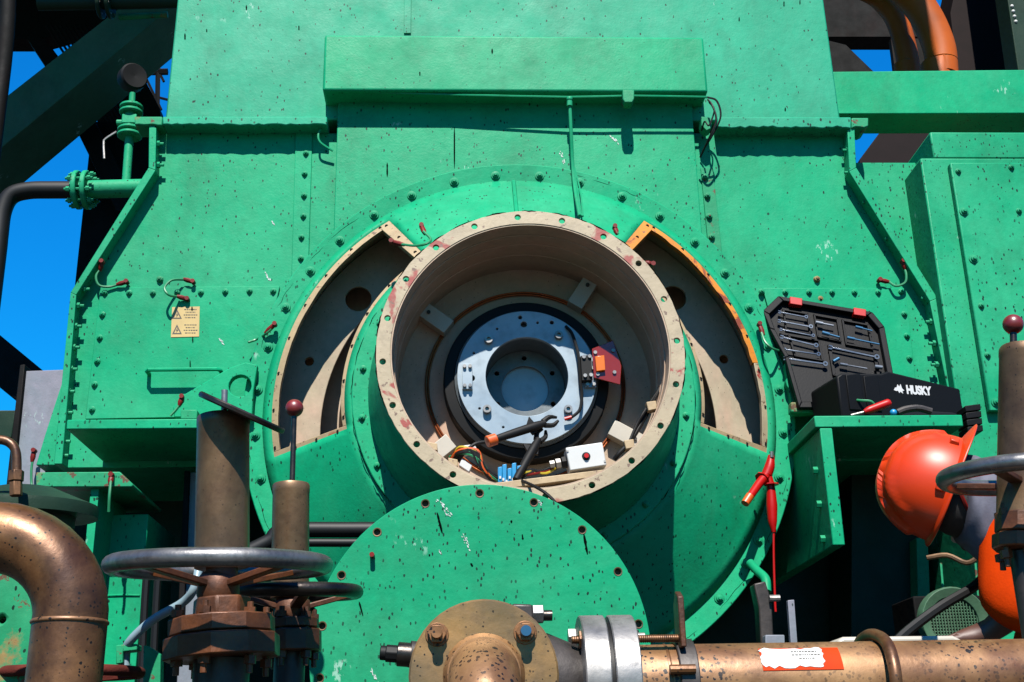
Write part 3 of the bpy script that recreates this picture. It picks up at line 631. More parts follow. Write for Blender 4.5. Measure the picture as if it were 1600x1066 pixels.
# cupboard edge behind the stem, hoses and louvre under the machine
GB = thing('blue_grey_door', 'narrow blue-grey cupboard edge behind the tall stem cover', 'cupboard', P(300, 860, 3.75))
B().plate([(290, 738), (340, 738), (340, 1400), (262, 1400), (279, 1000)], 3.75, 4.2).done('door_sheet', 'grey_panel', GB, .003)
B().plate([(288, 736), (296, 736), (286, 1000), (276, 1000)], 3.73, 3.749).done('door_edge', 'steel_black', GB, .002)
for k, (y, r, lab) in enumerate(((830, .022, 'upper of two thick dark hoses running under the machine mouth'), (850, .012, 'lower thinner dark hose running under the machine mouth'))):
    o = B().tube([P(350, y+50, 3.3), P(418, y+18, 3.3), P(445, y, 3.3), P(560, y-2, 3.3), P(760, y-2, 3.3)], r, 14, 6).done('hose', 'rubber'); tag(o, lab, 'hose', 'hoses under the machine mouth')
for x0, lab in ((222, 'left of two black cables hanging beside the green leg'), (240, 'right of two black cables hanging beside the green leg')):
    o = B().tube([P(x0+8, 880, 3.55), P(x0+3, 960, 3.55), P(x0-2, 1080, 3.55), P(x0-2, 1200, 3.55)], .011, 8, 4).done('black_cable', 'rubber'); tag(o, lab, 'cable', 'cables beside the green leg')

o = B().box((-2.52, 5.5, 6.1), (9.96, 4.2, .2)).done('added_shade_deck', 'steel_black', None, .01); tag(o, 'unseen dark slab added overhead to shade the steelwork behind the machine', 'shade slab')  # unseen slab, added above the view to shade the rear steelwork and pipes
# ================================================================ round cover plate taken off the mouth, in front of the machine
CP = thing('cover_plate', 'round green end cover with empty bolt holes, standing in front of the machine mouth', 'cover', P(752, 1020, 3.06))
YC = 3.06; cc = P(752, 1019, YC); cr = (P(750, 757, YC)-cc).length
hs_ = [circ(cc+V((cr*.945*cos(radians(a)), 0, cr*.945*sin(radians(a)))), .0085, 14) for a in (90, 110.5, 131, 151, 170, 188, 69.5, 49, 29, 9, -12, 210, 230)]
B().holed([cc+V((cr*cos(2*pi*i/140), 0, cr*sin(2*pi*i/140))) for i in range(140)], hs_, (0, .012, 0)).done('cover_disc', 'green_cover', CP, .0015)
B().lathe([(.0001, .0135), (cr*.985, .0135), (cr*.985, .03), (.0001, .03)], cc, (0, 1, 0), 64, closed=False).done('backing_ring', 'rust_block', CP)
for h in hs_: c = sum(h, V())/len(h); B().lathe([(.0088, 0), (.0112, -.0004), (.012, .002), (.0088, .002)], c-V((0, .001, 0)), (0, 1, 0), 14).done('hole_rim', 'stem', CP)
p = P(582, 869, YC); B().cyl(p, p-V((0, .026, 0)), .0062, n=12).done('plug', 'red_lug', CP)
for x, y0, y1, wd, dx in [(683, 801, 833, 4, 8), (912, 833, 866, 4, 6), (816, 835, 843, 3, 1), (736, 880, 885, 3.4, 2), (561, 940, 962, 3, 6), (799, 813, 817, 3, 0), (671, 866, 869, 2.5, 0)]: drip(CP, x, y0, y1, wd, YC, dx)
def splash(parent, pts, Y, mat='bird_white'):
    for (x, y, s) in pts:
        sl_ = random.uniform(.3, .7)
        for k in range(int(16*s)):
            v = random.gauss(0, 7*s); xx, yy = x+v*sl_+random.gauss(0, 2.2*s), y+v; l = random.uniform(.8, 3.4); w_ = random.uniform(.4, 1.2)
            B().plate([(xx-sl_*l-w_*.4, yy-l), (xx-sl_*l*.3+w_, yy-l*.4), (xx+sl_*l+w_*.6, yy+l), (xx+sl_*l*.2-w_*.8, yy+l*.5)], Y-.0012, Y-.0003).done('splash', mat, parent, smooth=0)
splash(CP, [(697, 797, 1.1), (727, 846, .9), (585, 1058, .9), (688, 862, .4), (842, 783, .4)], YC)
splash(GEN, [(418, 432, .5), (426, 348, .4)], YB); splash(GEN, [(346, 533, .4)], YB-.010); splash(GEN, [(880, 248, .7), (960, 218, .5)], 3.768)
for sx in (-.2, .2): B().box((cc.x+sx, YC+.05, .32), (.05, .03, .64)).done('support_strut', 'green_worn', CP, .003)
# ================================================================ valves in the foreground
def wheel(parent, c, R, r, n, mat, spmat, hubdrop, nsp=4, ph=.5, name='handwheel'):
    c = V(c); n = V(n).normalized(); e1 = V((1, 0, 0)); e1 = (e1-n*e1.dot(n)).normalized(); e2 = n.cross(e1)
    w_ = B().lathe([(R+r*cos(2*pi*k/14), r*sin(2*pi*k/14)) for k in range(14)], c, n, 72).done(name, mat, parent, smooth=60)
    hub = c-n*hubdrop
    for i in range(nsp):
        a = 2*pi*i/nsp+ph; d = e1*cos(a)+e2*sin(a); t_ = n.cross(d)
        a0, a1 = hub+d*.03, c+d*(R-r*.3)-n*r*.2
        pts = [a0-t_*.012-n*.006, a0+t_*.012-n*.006, a0+t_*.012+n*.006, a0-t_*.012+n*.006]
        B().prism(pts, a1-a0).done('spoke', spmat, w_, .002)
    B().lathe([(.001, -.03), (.036, -.03), (.04, -.02), (.038, .012), (.03, .022), (.001, .022)], hub, n, 20, closed=False).done('hub', spmat, w_)
    return w_
def valve(label, x, ytop, ybot, rpx, Y, wheel_c, Rpx, tpx, mats, tilt=4, hubdrop=.03, bon=None, nsp=4, ph=.5, base=1200):
    t = thing('gate_valve', label, 'valve', P(x, base, Y), 'handwheel valves in the foreground')
    k = S(x, ytop, Y); top, bot = P(x+2, ytop, Y), P(x, ybot, Y); n = V((0, -sin(radians(tilt)), cos(radians(tilt))))
    ax = (top-bot).normalized()
    st = B().lathe([(rpx*k*.86, (top-bot).length-.03), (rpx*k*.86, (top-bot).length), (rpx*k*.96, (top-bot).length), (rpx*k, (top-bot).length-.004), (rpx*k, (top-bot).length-.018), (rpx*k*.985, (top-bot).length-.02), (rpx*k, -.02), (.001, -.02), (.001, (top-bot).length-.03)], bot, ax, 32, closed=False).done('stem_cover', mats[0], t, smooth=40)
    wheel(t, P(*wheel_c, Y), Rpx*S(*wheel_c, Y), tpx*S(*wheel_c, Y), n, mats[1], mats[2], hubdrop, nsp, ph)
    y0, y1, y2, y3, wr = bon; kk = S(x, y1, Y)
    zc = lambda y: P(x, y, Y)
    B().cyl(zc(y1), zc(y0), wr*.52*kk, wr*.5*kk, n=8).done('bonnet_nut', mats[2], t, .004)
    B().cyl(zc(y0+4), zc(wheel_c[1]), wr*.28*kk, n=18).done('yoke_sleeve', mats[2], t)
    f1 = B().cyl(zc(y2-1), zc(y1), wr*.92*kk, n=10).done('bonnet_flange', mats[2], t, .003)
    B().cyl(zc(y3), zc(y2+1), wr*kk, n=10).done('bonnet_flange', mats[2], t, .003)
    for i in range(6):
        a = 2*pi*(i+.3)/6; d = V((cos(a), sin(a), 0))*wr*.76*kk; B().cyl(zc(y3)+d-V((0, 0, .03)), zc(y1)+d+V((0, 0, .022)), .006, n=8).hexa(zc(y3)+d-V((0, 0, .014)), zc(y3)+d, .0115).hexa(zc(y1)+d, zc(y1)+d+V((0, 0, .012)), .0115).done('bolt', mats[2], t)
    b0 = zc(y3); B().cyl(V((b0.x, b0.y, 0)), b0, wr*.48*kk, n=22).done('valve_body', 'cast_dark', t)
    return t, top, ax, k
def ball_rod(t, p0, p1, r, rb):
    B().cyl(p0, p1, r, n=12).done('indicator_rod', 'wheel_dark', t); B().ball(p1, rb, 24, 14).done('ball_knob', 'red_ball', t)
v1, top, ax, k = valve('large steel handwheel valve with a tall stem cover and tilted cap disc', 347, 652, 870, 41, 2.3, (343, 884), 163, 14.5, ('stem', 'wheel_steel', 'rust_block'), 5, .034, (935, 966, 994, 1030, 90), 4, .9)
vd = (P(378, 645, 2.3)-CAM).normalized(); ed = (P(442, 674, 2.27)-P(314, 616, 2.27)); nn = ed.cross(vd).normalized()
cm = (P(442, 674, 2.27)+P(314, 616, 2.27))/2
B().lathe([(.001, -.006), (ed.length/2-.003, -.006), (ed.length/2, -.003), (ed.length/2, .003), (ed.length/2-.003, .006), (.001, .006)], cm, nn, 40, closed=False).done('cap_disc', 'wheel_dark', v1)
B().cyl(P(350, 655, 2.3), P(351, 610, 2.3), .0062, n=12).done('stem_tip', 'steel', v1)
v2, top, ax, k = valve('smaller handwheel valve with a short stem cover and red ball on a rod', 453, 757, 920, 29, 2.65, (457, 926), 100, 11, ('stem', 'wheel_dark', 'rust_block'), 5, .03, (942, 968, 985, 1020, 50), 4, .35)
ball_rod(v2, P(456, 770, 2.65), P(460, 638, 2.65), .0062, .0205)
v3, top, ax, k = valve('handwheel valve cut by the right edge, with dark red ball and bronze spokes', 1600, 546, 800, 38, 2.25, (1604, 742), 120, 13, ('stem', 'wheel_steel', 'rust_block'), 3, .02, (790, 806, 838, 862, 46), 4, .75)
ball_rod(v3, P(1584, 556, 2.25), P(1583, 507, 2.25), .007, .0205)
# ================================================================ bronze elbow and other pieces at the lower left
EL = thing('bronze_elbow_pipe', 'thick bronze elbow pipe with a weld bead in the lower left corner', 'pipe', P(111, 1250, 2.0))
e0 = P(111, 956, 2.0); pts = [V((e0.x, 2.0, z)) for z in (0, .3, .6, e0.z-.06, e0.z-.03)]+[P(-4+115*cos(radians(a)), 955-115*sin(radians(a)), 2.0) for a in range(0, 91, 10)]+[P(-40, 840, 2.0), P(-1200, 852, 2.0)]
B().tube(pts, 57.5*S(111, 1000, 2.0), 40, 1).done('elbow', 'bronze', EL, smooth=60)
k = S(111, 973, 2.0); B().lathe([(57*k, -.004), (59.6*k, -.002), (59.9*k, .001), (57*k, .004)], V((e0.x, 2.0, P(111, 973, 2.0).z)), (0, 0, 1), 40).done('weld_bead', 'bronze_pipe', EL, smooth=60)
BT_ = thing('bent_tube', 'thin bent bronze tube with a hex fitting at the left edge', 'tube', P(24, 770, 2.4))
B().tube([P(-40, 690, 2.4), P(-5, 687, 2.4), P(15, 692, 2.4), P(25, 708, 2.4), P(26, 748, 2.4)], .0095, 14, 6).done('tube_run', 'bronze', BT_)
B().hexa(P(25, 752, 2.4), P(26, 736, 2.4), .015).hexa(P(25, 775, 2.4), P(25, 753, 2.4), .0125).done('hex_fitting', 'bronze', BT_, .001)
GC = thing('cap_flange', 'chipped dull green domed flange behind the bronze elbow', 'flange', P(40, 800, 2.6))
B().lathe([(.001, .05), (.06, .045), (.12, .02), (.15, .008), (.152, 0), (.152, -.018), (.001, -.018)], P(38, 796, 2.6), (.0, -.06, 1), 48, closed=False).done('flange_disc', 'green_dark', GC)
B().cyl(P(38, 800, 2.6)-V((0, 0, .9)), P(38, 802, 2.6), .105, n=32).done('flange_neck', 'cast_dark', GC)
cst = [(-60, 880), (10, 880), (48, 905), (52, 960), (40, 1700), (-60, 1700)]
CA = B().holed([P(x, y, 2.25) for x, y in cst], [[P(-28+22*cos(a), 1055+52*sin(a), 2.25) for a in [2*pi*i/18 for i in range(18)]], circ(P(2, 968, 2.25), .007, 12)], (0, .06, 0)).done('green_casting', 'green_worn', None, .006); tag(CA, 'chipped green casting with a slot under the bronze elbow', 'casting')
RW = thing('handwheel', 'rusty red handwheel rim low behind the bronze elbow', 'handwheel', P(110, 1060, 2.35))
w_ = wheel(RW, P(108, 1052, 2.35), 108*S(108, 1050, 2.35), 8.5*S(108, 1050, 2.35), (0, -.03, 1), 'rust_red', 'rust_red', .012, 4, .4, 'rim')
HB = thing('hose_bracket', 'small rusty green bracket holding the pale blue hose', 'bracket', P(230, 1066, 2.5))
B().plate([(181, 1008), (214, 1006), (214, 1016), (192, 1018), (192, 1036), (181, 1038)], 2.5, 2.54).done('clip', 'green_worn', HB, .002)
B().plate([(224, 1008), (232, 1010), (251, 1022), (240, 1600), (214, 1600)], 2.5, 2.53).done('upright', 'green_worn', HB, .002)
o = B().tube([P(196, 1060, 2.52), P(197, 1020, 2.52), P(205, 1000, 2.5), P(240, 968, 2.48), P(285, 942, 2.46), P(304, 918, 2.44), P(312, 880, 2.46)], 7*S(240, 968, 2.48), 14, 6).done('pale_hose', 'pale_blue'); tag(o, 'pale blue hose curving up behind the large handwheel', 'hose')
# ================================================================ brass flanged pipe in front
BP = thing('flanged_pipe', 'spotted brass pipe with a large round flange at the bottom centre', 'pipe', P(756, 1200, 2.0))
Cf = P(756, 1056, 2.0); k = S(756, 1056, 2.0)
ff = flange(BP, Cf, (0, 1, 0), 117*k, .024, 0, 95*k, 'brass_flange', 'bronze')
B().lathe([(56*k, -.012), (64*k, -.013), (57*k, -.026), (50*k, -.026)], Cf, (0, 1, 0), 40).done('weld_collar', 'bronze_pipe', BP, smooth=60)
B().tube([Cf-V((0, .012, 0)), Cf-V((0, .04, .004)), Cf-V((0, .075, .02)), Cf-V((0, .105, .055)), Cf-V((0, .115, .11)), Cf-V((0, .115, .3)), V((Cf.x, Cf.y-.115, 0))], 55*k, 40, 5).done('pipe_run', 'bronze_pipe', BP, smooth=60)
for x, y, m in ((683, 993, 'bronze'), (820, 990, 'blue_tip'), (683, 1125, 'bronze'), (822, 1125, 'bronze')):
    p = P(x, y, 2.0); B().lathe([(.004, -.012), (.019, -.012), (.019, -.0145), (.004, -.0145)], p, (0, 1, 0), 20).hexa(p-V((0, .0145, 0)), p-V((0, .028, 0)), .0155).done('nut', 'bronze', ff, .001)
    B().cyl(p-V((0, .02, 0)), p-V((0, .044, 0)), .0098, .0085, n=14).done('stud', m, ff)
# cross body behind it, flange pair and the long pipe to the right
YQ = 2.1; kq = S(1000, 1066, YQ); cy = 1072
SP = thing('speckled_pipe', 'long speckled copper-brown pipe with bolted steel flanges along the bottom right', 'pipe', P(1200, 1200, YQ))
pc = lambda x, dy=0, Y=YQ: P(x, cy+dy, Y)
zq = pc(1000).z
def pq(x): q = P(x, cy, YQ); return V((q.x, YQ, zq))
B().lathe([(.001, 0), (.085, 0), (.085, .02), (.062, .075), (.06, .10), (.001, .10)], pq(838)+V((0, 0, .004)), (1, 0, 0), 36, closed=False).done('reducer', 'cast_dark', SP)
B().cyl(Cf+V((0, .0125, 0)), Cf+V((0, .2, 0)), .075, n=32).done('cross_body', 'cast_dark', SP)
x0, x1_ = pq(906), pq(945); x2_, x3_ = pq(951), pq(990)
fl = []
for a, c in ((x0, x1_), (x2_, x3_)):
    fl.append(B().lathe([(.03, 0), (108*kq-.002, 0), (108*kq, .002), (108*kq, (c-a).length-.002), (108*kq-.002, (c-a).length), (.03, (c-a).length)], a, (1, 0, 0), 64).done('steel_flange', 'steel', SP))
B().cyl(x1_-V((.005, 0, 0)), x2_+V((.005, 0, 0)), 96*kq, n=40).done('gasket', 'rubber', SP)
B().cyl(pq(985), pq(2100), 62*kq, n=48).done('pipe_run', 'bronze_pipe', SP, smooth=60)
B().lathe([(61*kq, -.005), (63.5*kq, 0), (61*kq, .005)], pq(1040), (1, 0, 0), 40).done('weld_bead', 'bronze', SP, smooth=60)
def xrod(x_a, x_b, py, Y, r, mat, parent, name):
    a, c = P(x_a, py, Y), P(x_b, py, Y); c.z = a.z; b = B(); b.cyl(a, c, r, n=12); n = int((c.x-a.x)/.0035)
    for i in range(n): xx = a.x+(i+.3)*.0035; b.lathe([(r*.95, -.0008), (r*1.18, 0), (r*.95, .0008)], V((xx, a.y, a.z)), (1, 0, 0), 12)
    return b.done(name, mat, parent)
YBk = YQ-.045
xrod(893, 1069, 1000, YBk, .0062, 'bronze', SP, 'threaded_rod')
for xa, xb, r in ((906, 921, .0165), (981, 996, .0165)):
    a = P(xa-2, 1000, YBk); B().hexa(a, a+V(((xb-xa)*kq, 0, 0)), r).done('nut', 'bronze', SP, .001)
for a_ in (60, 120, 240, 300, 180):
    d = V((0, -cos(radians(a_))*.0, 0)); q = pq(898)+V((0, cos(radians(a_))*92*kq, sin(radians(a_))*92*kq))
    if a_ in (60,): B().cyl(q, q+V((.13, 0, 0)), .007, n=10).hexa(q+V((-.004, 0, 0)), q+V((.010, 0, 0)), .016).hexa(q+V((.100, 0, 0)), q+V((.115, 0, 0)), .016).done('bolt', 'steel', SP)
# stud and block on top of the cross body, black plug at its left
B().plate([(800, 943), (832, 944), (836, 972), (806, 985), (796, 960)], 2.05, 2.12).done('boss_block', 'cast_dark', SP, .004)
a = P(832, 960, 2.06); B().hexa(a, a+V((.018, 0, 0)), .0165).done('nut', 'steel', SP, .001); a = P(846, 962, 2.06); B().cyl(a, a+V((.018, 0, 0)), .009, n=12).done('stud', 'wheel_dark', SP)
PG = thing('drain_plug', 'stepped black plug fitting left of the brass flange', 'fitting', P(640, 1022, 2.08))
for xa, xb, r in ((594, 604, .012), (603, 622, .0145), (621, 648, .020)):
    a, c = P(xa, 1020+(xa-594)*.08, 2.08), P(xb, 1020+(xb-594)*.08, 2.08); B().cyl(a, c, r, n=8 if r == .0145 else 18).done('plug_step', 'black' if r < .02 else 'wheel_dark', PG, .0015)
a, c = P(640, 1022, 2.08), P(700, 1030, 2.09); B().cyl(a, c, .022, n=16).done('plug_socket', 'cast_dark', PG)
# bracket bar and clamp on the pipe
KB = thing('pipe_clamp', 'dark pipe clamp with an upright flat bar around the speckled pipe', 'clamp', pq(1066))
zt_, zl = P(1057, 922, YQ-.06).z, P(1057, 1012, YQ-.06).z; xm = P(1059, 960, YQ-.06).x
B().prism([V((xm, YQ-.07, zl)), V((xm, YQ-.02, zl)), V((xm, YQ-.02, zt_-.02)), V((xm, YQ-.045, zt_)), V((xm, YQ-.07, zt_-.012))], (.010, 0, 0)).done('upright_bar', 'rust_block', KB, .002)
B().lathe([(63*kq, -.016), (70*kq, -.016), (70*kq, .016), (63*kq, .016)], pq(1068), (1, 0, 0), 48).done('clamp_band', 'cast_dark', KB, .002)
a = P(1058, 1046, YQ-.078); B().cyl(a-V((.012, 0, 0)), a+V((.03, 0, 0)), .008, n=10).done('clamp_bolt', 'bronze', KB)
# torn paper label and U-bolt on the pipe
def shell(b, xa, xb, a0, a1, r, th, rag=0, nx=12, na=8):
    def pt(i, j, rr):
        t = i/nx; jx = random.Random(i*31+j*7).uniform(-rag, rag) if (i in (0, nx)) else 0; ja = random.Random(i*17+j*3+5).uniform(-rag, rag)*.12 if j in (0, na) else 0
        x = xa+(xb-xa)*t+jx; q = pq(x); an = radians(a0+(a1-a0)*j/na)+ja*.1; return V((q.x, YQ-cos(an)*rr, zq+sin(an)*rr))
    O = [[b.bm.verts.new(pt(i, j, r+th)) for j in range(na+1)] for i in range(nx+1)]; I = [[b.bm.verts.new(pt(i, j, r)) for j in range(na+1)] for i in range(nx+1)]
    for i in range(nx):
        for j in range(na): b.bm.faces.new((O[i][j], O[i+1][j], O[i+1][j+1], O[i][j+1])); b.bm.faces.new((I[i][j], I[i][j+1], I[i+1][j+1], I[i+1][j]))
    for i in range(nx):
        for j in (0, na): b.bm.faces.new((O[i][j], O[i+1][j], I[i+1][j], I[i][j]))
    for j in range(na):
        for i in (0, nx): b.bm.faces.new((O[i][j], O[i][j+1], I[i][j+1], I[i][j]))
    return b
pl_ = shell(B(), 1180, 1303, 14, 52, 62*kq+.0004, .0008).done('paper_label', 'orange_label', None); tag(pl_, 'torn white and orange paper label stuck on the speckled pipe', 'label')
shell(B(), 1182, 1276, 18, 51, 62*kq+.0013, .0007, 4).done('torn_paper', 'white', pl_)
for j, an in enumerate((43, 37, 31)):
    x = 1228+(j == 2)*10; b = B()
    while x < 1268-(j == 2)*10:
        wd = random.uniform(1.5, 4.5); shell(b, x, x+wd, an-.9, an+.9, 62*kq+.0021, .0003, 0, 1, 1); x += wd+1.3
    b.done('printed_lines', 'ink', pl_, smooth=0)
o = B().tube([P(1338, 1030, YQ+.075), P(1344, 1004, YQ+.05), P(1362, 992, YQ), P(1384, 1003, YQ-.05), P(1396, 1036, YQ-.085), P(1401, 1080, YQ-.09), P(1400, 1140, YQ-.06)], .0105, 14, 6).done('u_bolt', 'bronze'); tag(o, 'bronze U-bolt looped over the speckled pipe', 'u-bolt')
# ================================================================ things behind the pipe at the lower right
CS = thing('equipment_case', 'cream plastic case lid showing just above the speckled pipe', 'case', P(1400, 1040, 2.5))
B().plate([(1318, 995), (1490, 993), (1506, 1001), (1510, 1600), (1306, 1600), (1308, 1001)], 2.5, 2.75).done('case_lid', 'offwhite', CS, .006)
B().plate([(1370, 1004.6), (1480, 1003.6), (1480, 1008), (1370, 1009)], 2.496, 2.4995).done('blue_line', 'blue', CS)
FG = thing('fan_guard', 'green framed mesh fan guard in the shade beside the worker', 'fan guard', P(1490, 1000, 3.5))
fc = P(1492, 972, 3.5); kf = S(1490, 970, 3.5)
B().lathe([(38*kf, 0), (52*kf, -.01), (54*kf, .0), (54*kf, .03), (38*kf, .03)], fc, (0, 1, 0), 32).done('guard_ring', 'brace_green', FG, .002)
for i in range(-8, 9):
    h = sqrt(max(0, (41*kf)**2-(i*4.6*kf)**2))
    B().cyl(fc+V((i*4.6*kf, .006, -h)), fc+V((i*4.6*kf, .006, h)), .0022, n=5).done('mesh_wire', 'brace_green', FG); B().cyl(fc+V((-h, .01, i*4.6*kf)), fc+V((h, .01, i*4.6*kf)), .0022, n=5).done('mesh_wire', 'brace_green', FG)
B().box(V((fc.x, fc.y+.13, (fc.z-.12)/2)), (.16, .16, fc.z-.12)).done('fan_stand', 'steel_black', FG, .004)
B().box(fc+V((0, .13, -.02)), (.2, .19, .2)).done('fan_box', 'steel_black', FG, .004)
for x in (1476, 1530): B().cyl(P(x-6, 880, 3.55), P(x+2, 975, 3.55), .0035, n=6).done('guard_stay', 'green_worn', FG)
B().tube([P(1448, 872, 3.5), P(1480, 868, 3.48), P(1510, 880, 3.45), P(1530, 870, 3.45)], .008, 8, 4).done('guard_cable', 'stem', FG)
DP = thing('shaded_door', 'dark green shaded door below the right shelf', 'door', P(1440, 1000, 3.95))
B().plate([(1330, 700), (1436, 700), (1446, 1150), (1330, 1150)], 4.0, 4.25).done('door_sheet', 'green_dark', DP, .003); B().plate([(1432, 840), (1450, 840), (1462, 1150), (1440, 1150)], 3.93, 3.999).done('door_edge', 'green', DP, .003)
o = B().plate([(1231, 938), (1241, 937), (1276, 1400), (1264, 1400)], 3.4, 3.42).done('flat_bar', 'grey_panel', None, .002); tag(o, 'pale grey upright flat bar below the red test clip', 'bar')
HD = thing('hinge_arm', 'dark grey hinged arm under the lower right of the big flange', 'arm', P(1200, 1020, 3.5))
B().plate([(1178, 912), (1196, 908), (1206, 940), (1212, 1060), (1230, 1380), (1208, 1380), (1186, 950)], 3.5, 3.56).done('arm_bar', 'cast_dark', HD, .004); B().plate([(1196, 992), (1226, 992), (1228, 1060), (1196, 1060)], 3.46, 3.499).done('arm_foot', 'grey_panel', HD, .003)
p = P(1202, 935, 3.49); B().cyl(p, p+V((.03, 0, 0)), .01, n=10).done('pin', 'steel', HD)
B().tube([P(1172, 880, 3.7), P(1184, 893, 3.66), P(1196, 905, 3.62), P(1198, 925, 3.6)], .014, 12, 4).done('drain_elbow', 'green_bolt', HD)
o = B().tube([P(1392, 1012, 2.9), P(1420, 985, 2.9), P(1470, 948, 2.9), P(1520, 918, 2.92), P(1550, 890, 2.95)], .0125, 8, 4).done('black_strap', 'rubber'); tag(o, 'black strap running down from the worker to the pipe', 'strap')
# ================================================================ earth straps with red lugs
def strap(label, pts, lugs, r=.0042):
    t = thing('earth_strap', label, 'strap', P(*pts[0]), 'earth straps with red lugs')
    B().tube([P(*p) for p in pts], r, 8, 5).done('cable', 'green_wire', t)
    for (x0, y0, Y0, x1, y1, Y1) in lugs:
        a, c = P(x0, y0, Y0), P(x1, y1, Y1); d = (c-a).normalized()
        l = B().tube([a, a.lerp(c, .45), c], [.0052, .0085, .0075], 10, 2).done('lug', 'red_lug', t)
        B().cyl(c-V((0, .012, 0))+d*.004, c+V((0, .012, 0))+d*.004, .0075, n=8).done('lug_bolt', 'red_lug', l)
Yw = YB-.02
strap('earth strap at the upper end of the left slanting edge', [(158, 418, 3.77), (150, 432, 3.765), (155, 446, 3.77), (172, 448, Yw), (186, 444, Yw)], [(156, 424, 3.77, 159, 411, 3.76), (182, 445, Yw, 196, 441, Yw)])
strap('curled C-shaped earth strap above the yellow warning sticker', [(288, 437, Yw), (268, 438, Yw-.03), (257, 450, Yw-.04), (264, 461, Yw-.04), (280, 464, Yw)], [(286, 436, Yw, 300, 440, Yw), (276, 463, Yw-.01, 291, 467, Yw)])
strap('short earth strap beside the left rim of the big flange', [(388, 535, Yw-.03), (402, 530, Yw-.02), (415, 522, 3.72), (424, 514, 3.71)], [(414, 521, 3.72, 428, 508, 3.71)])
strap('short earth strap rising from the left shelf by the lifting lug', [(266, 650, 3.70), (275, 640, 3.70), (282, 630, 3.70)], [(280, 634, 3.70, 284, 622, 3.70)])
strap('earth strap dangling across the top corner of the left opening', [(662, 362, 3.45), (673, 374, 3.42), (666, 381, 3.40), (648, 384, 3.42), (628, 382, 3.46)], [(664, 366, 3.45, 659, 354, 3.47), (632, 383, 3.46, 613, 378, 3.47)])
strap('red lug standing on the bell right of the mouth top', [(966, 366, 3.46), (963, 362, 3.46)], [(964, 366, 3.46, 961, 356, 3.47), (1008, 410, 3.30, 1018, 413, 3.30)])
strap('earth strap on the big flange beside the black tool case', [(1190, 520, 3.70), (1196, 535, 3.68), (1208, 545, 3.68), (1220, 549, 3.72)], [(1193, 524, 3.70, 1187, 508, 3.71)])
strap('earth strap at the right slanting edge above the tool case', [(1388, 440, Yw), (1400, 447, 3.765), (1414, 442, 3.76), (1416, 430, 3.76), (1413, 418, 3.765)], [(1390, 441, Yw, 1376, 438, Yw), (1414, 422, 3.765, 1411, 410, 3.76)])
strap('earth strap lying on the right shelf in front of the tool case', [(1326, 624, 3.5), (1345, 626, 3.46), (1362, 628, 3.45), (1369, 640, 3.46)], [(1334, 626, 3.5, 1321, 621, 3.52)])
strap('earth strap hanging at the lower left edge of the grey panel', [(52, 714, 3.9), (49, 735, 3.9), (50, 760, 3.9), (56, 768, 3.88)], [(50, 722, 3.9, 53, 706, 3.9)])
strap('earth strap hanging from the lower left foot bracket', [(173, 752, 3.42), (171, 775, 3.41), (170, 800, 3.42)], [(172, 757, 3.42, 174, 744, 3.43)])
# ================================================================ tools on the right shelf
TC = thing('tool_case', 'open black plastic tool case with red latches, standing on the right shelf', 'tool case', P(1400, 648, 3.5))
def LY(py): return 3.655+(640-py)/174*.115
def LP(px, py, off=0): p = P(px, py, LY(py)); return p-V((0, off, 0))
lo_ = [(1190, 489), (1214, 466), (1360, 491), (1379, 514), (1393, 590), (1398, 640), (1246, 640), (1224, 562), (1200, 516)]
def ins(pts, k):
    cx, cy_ = sum(p[0] for p in pts)/len(pts), sum(p[1] for p in pts)/len(pts); return [(cx+(x-cx)*k, cy_+(y-cy_)*k) for x, y in pts]
B().prism([LP(x, y) for x, y in lo_], (0, .02, 0)).done('lid', 'case_black', TC, .003)
li = ins(lo_, .9); b = B()
for i in range(len(lo_)):
    j = (i+1) % len(lo_); b.prism([LP(*lo_[i], .022), LP(*lo_[j], .022), LP(*li[j], .022), LP(*li[i], .022)], (0, .0215, 0))
b.done('lid_rim', 'case_black', TC, .003)
for x0, x1, y0 in ((1231, 1250, 474.5), (1330, 1349, 491.5)): B().prism([LP(x0, y0-6, .03), LP(x1, y0-3, .03), LP(x1, y0+8, .03), LP(x0, y0+5, .03)], (0, .03, 0)).done('latch', 'red_plastic', TC, .002)
for q in ([(1222, 484), (1262, 491), (1266, 524), (1226, 517)], [(1230, 524), (1280, 533), (1286, 566), (1240, 558)], [(1270, 492), (1308, 499), (1314, 536), (1276, 528)], [(1314, 500), (1356, 508), (1364, 548), (1320, 540)], [(1292, 540), (1368, 554), (1376, 600), (1300, 588)]):
    b = B(); qi = ins(q, .86)
    for i in range(4): j = (i+1) % 4; b.prism([LP(*q[i], .010), LP(*q[j], .010), LP(*qi[j], .010), LP(*qi[i], .010)], (0, .0098, 0))
    b.done('tool_tray', 'case_black', TC, .001)
fa, fb = P(1314, 646, 3.46), P(1506, 646, 3.55); zt0 = P(1392, 580, 3.5).z; u_ = V((fb.x-fa.x, fb.y-fa.y, 0)).normalized(); v_ = V((-u_.y, u_.x, 0)); zs = ZSH+.0015
fL = V((fa.x, fa.y, zs)); Lb = (V((fb.x, fb.y, 0))-V((fa.x, fa.y, 0))).length
def CB(s, d, h): return fL+u_*s+v_*d+V((0, 0, h))
Hh_ = zt0-zs
B().prism([CB(0, 0, 0), CB(Lb, 0, 0), CB(Lb, 0, Hh_*.74), CB(Lb*.42, 0, Hh_), CB(Lb*.36, 0, Hh_*.94), CB(.02, 0, Hh_*.9), CB(0, 0, Hh_*.82)], v_*.17).done('base', 'case_black', TC, .006)
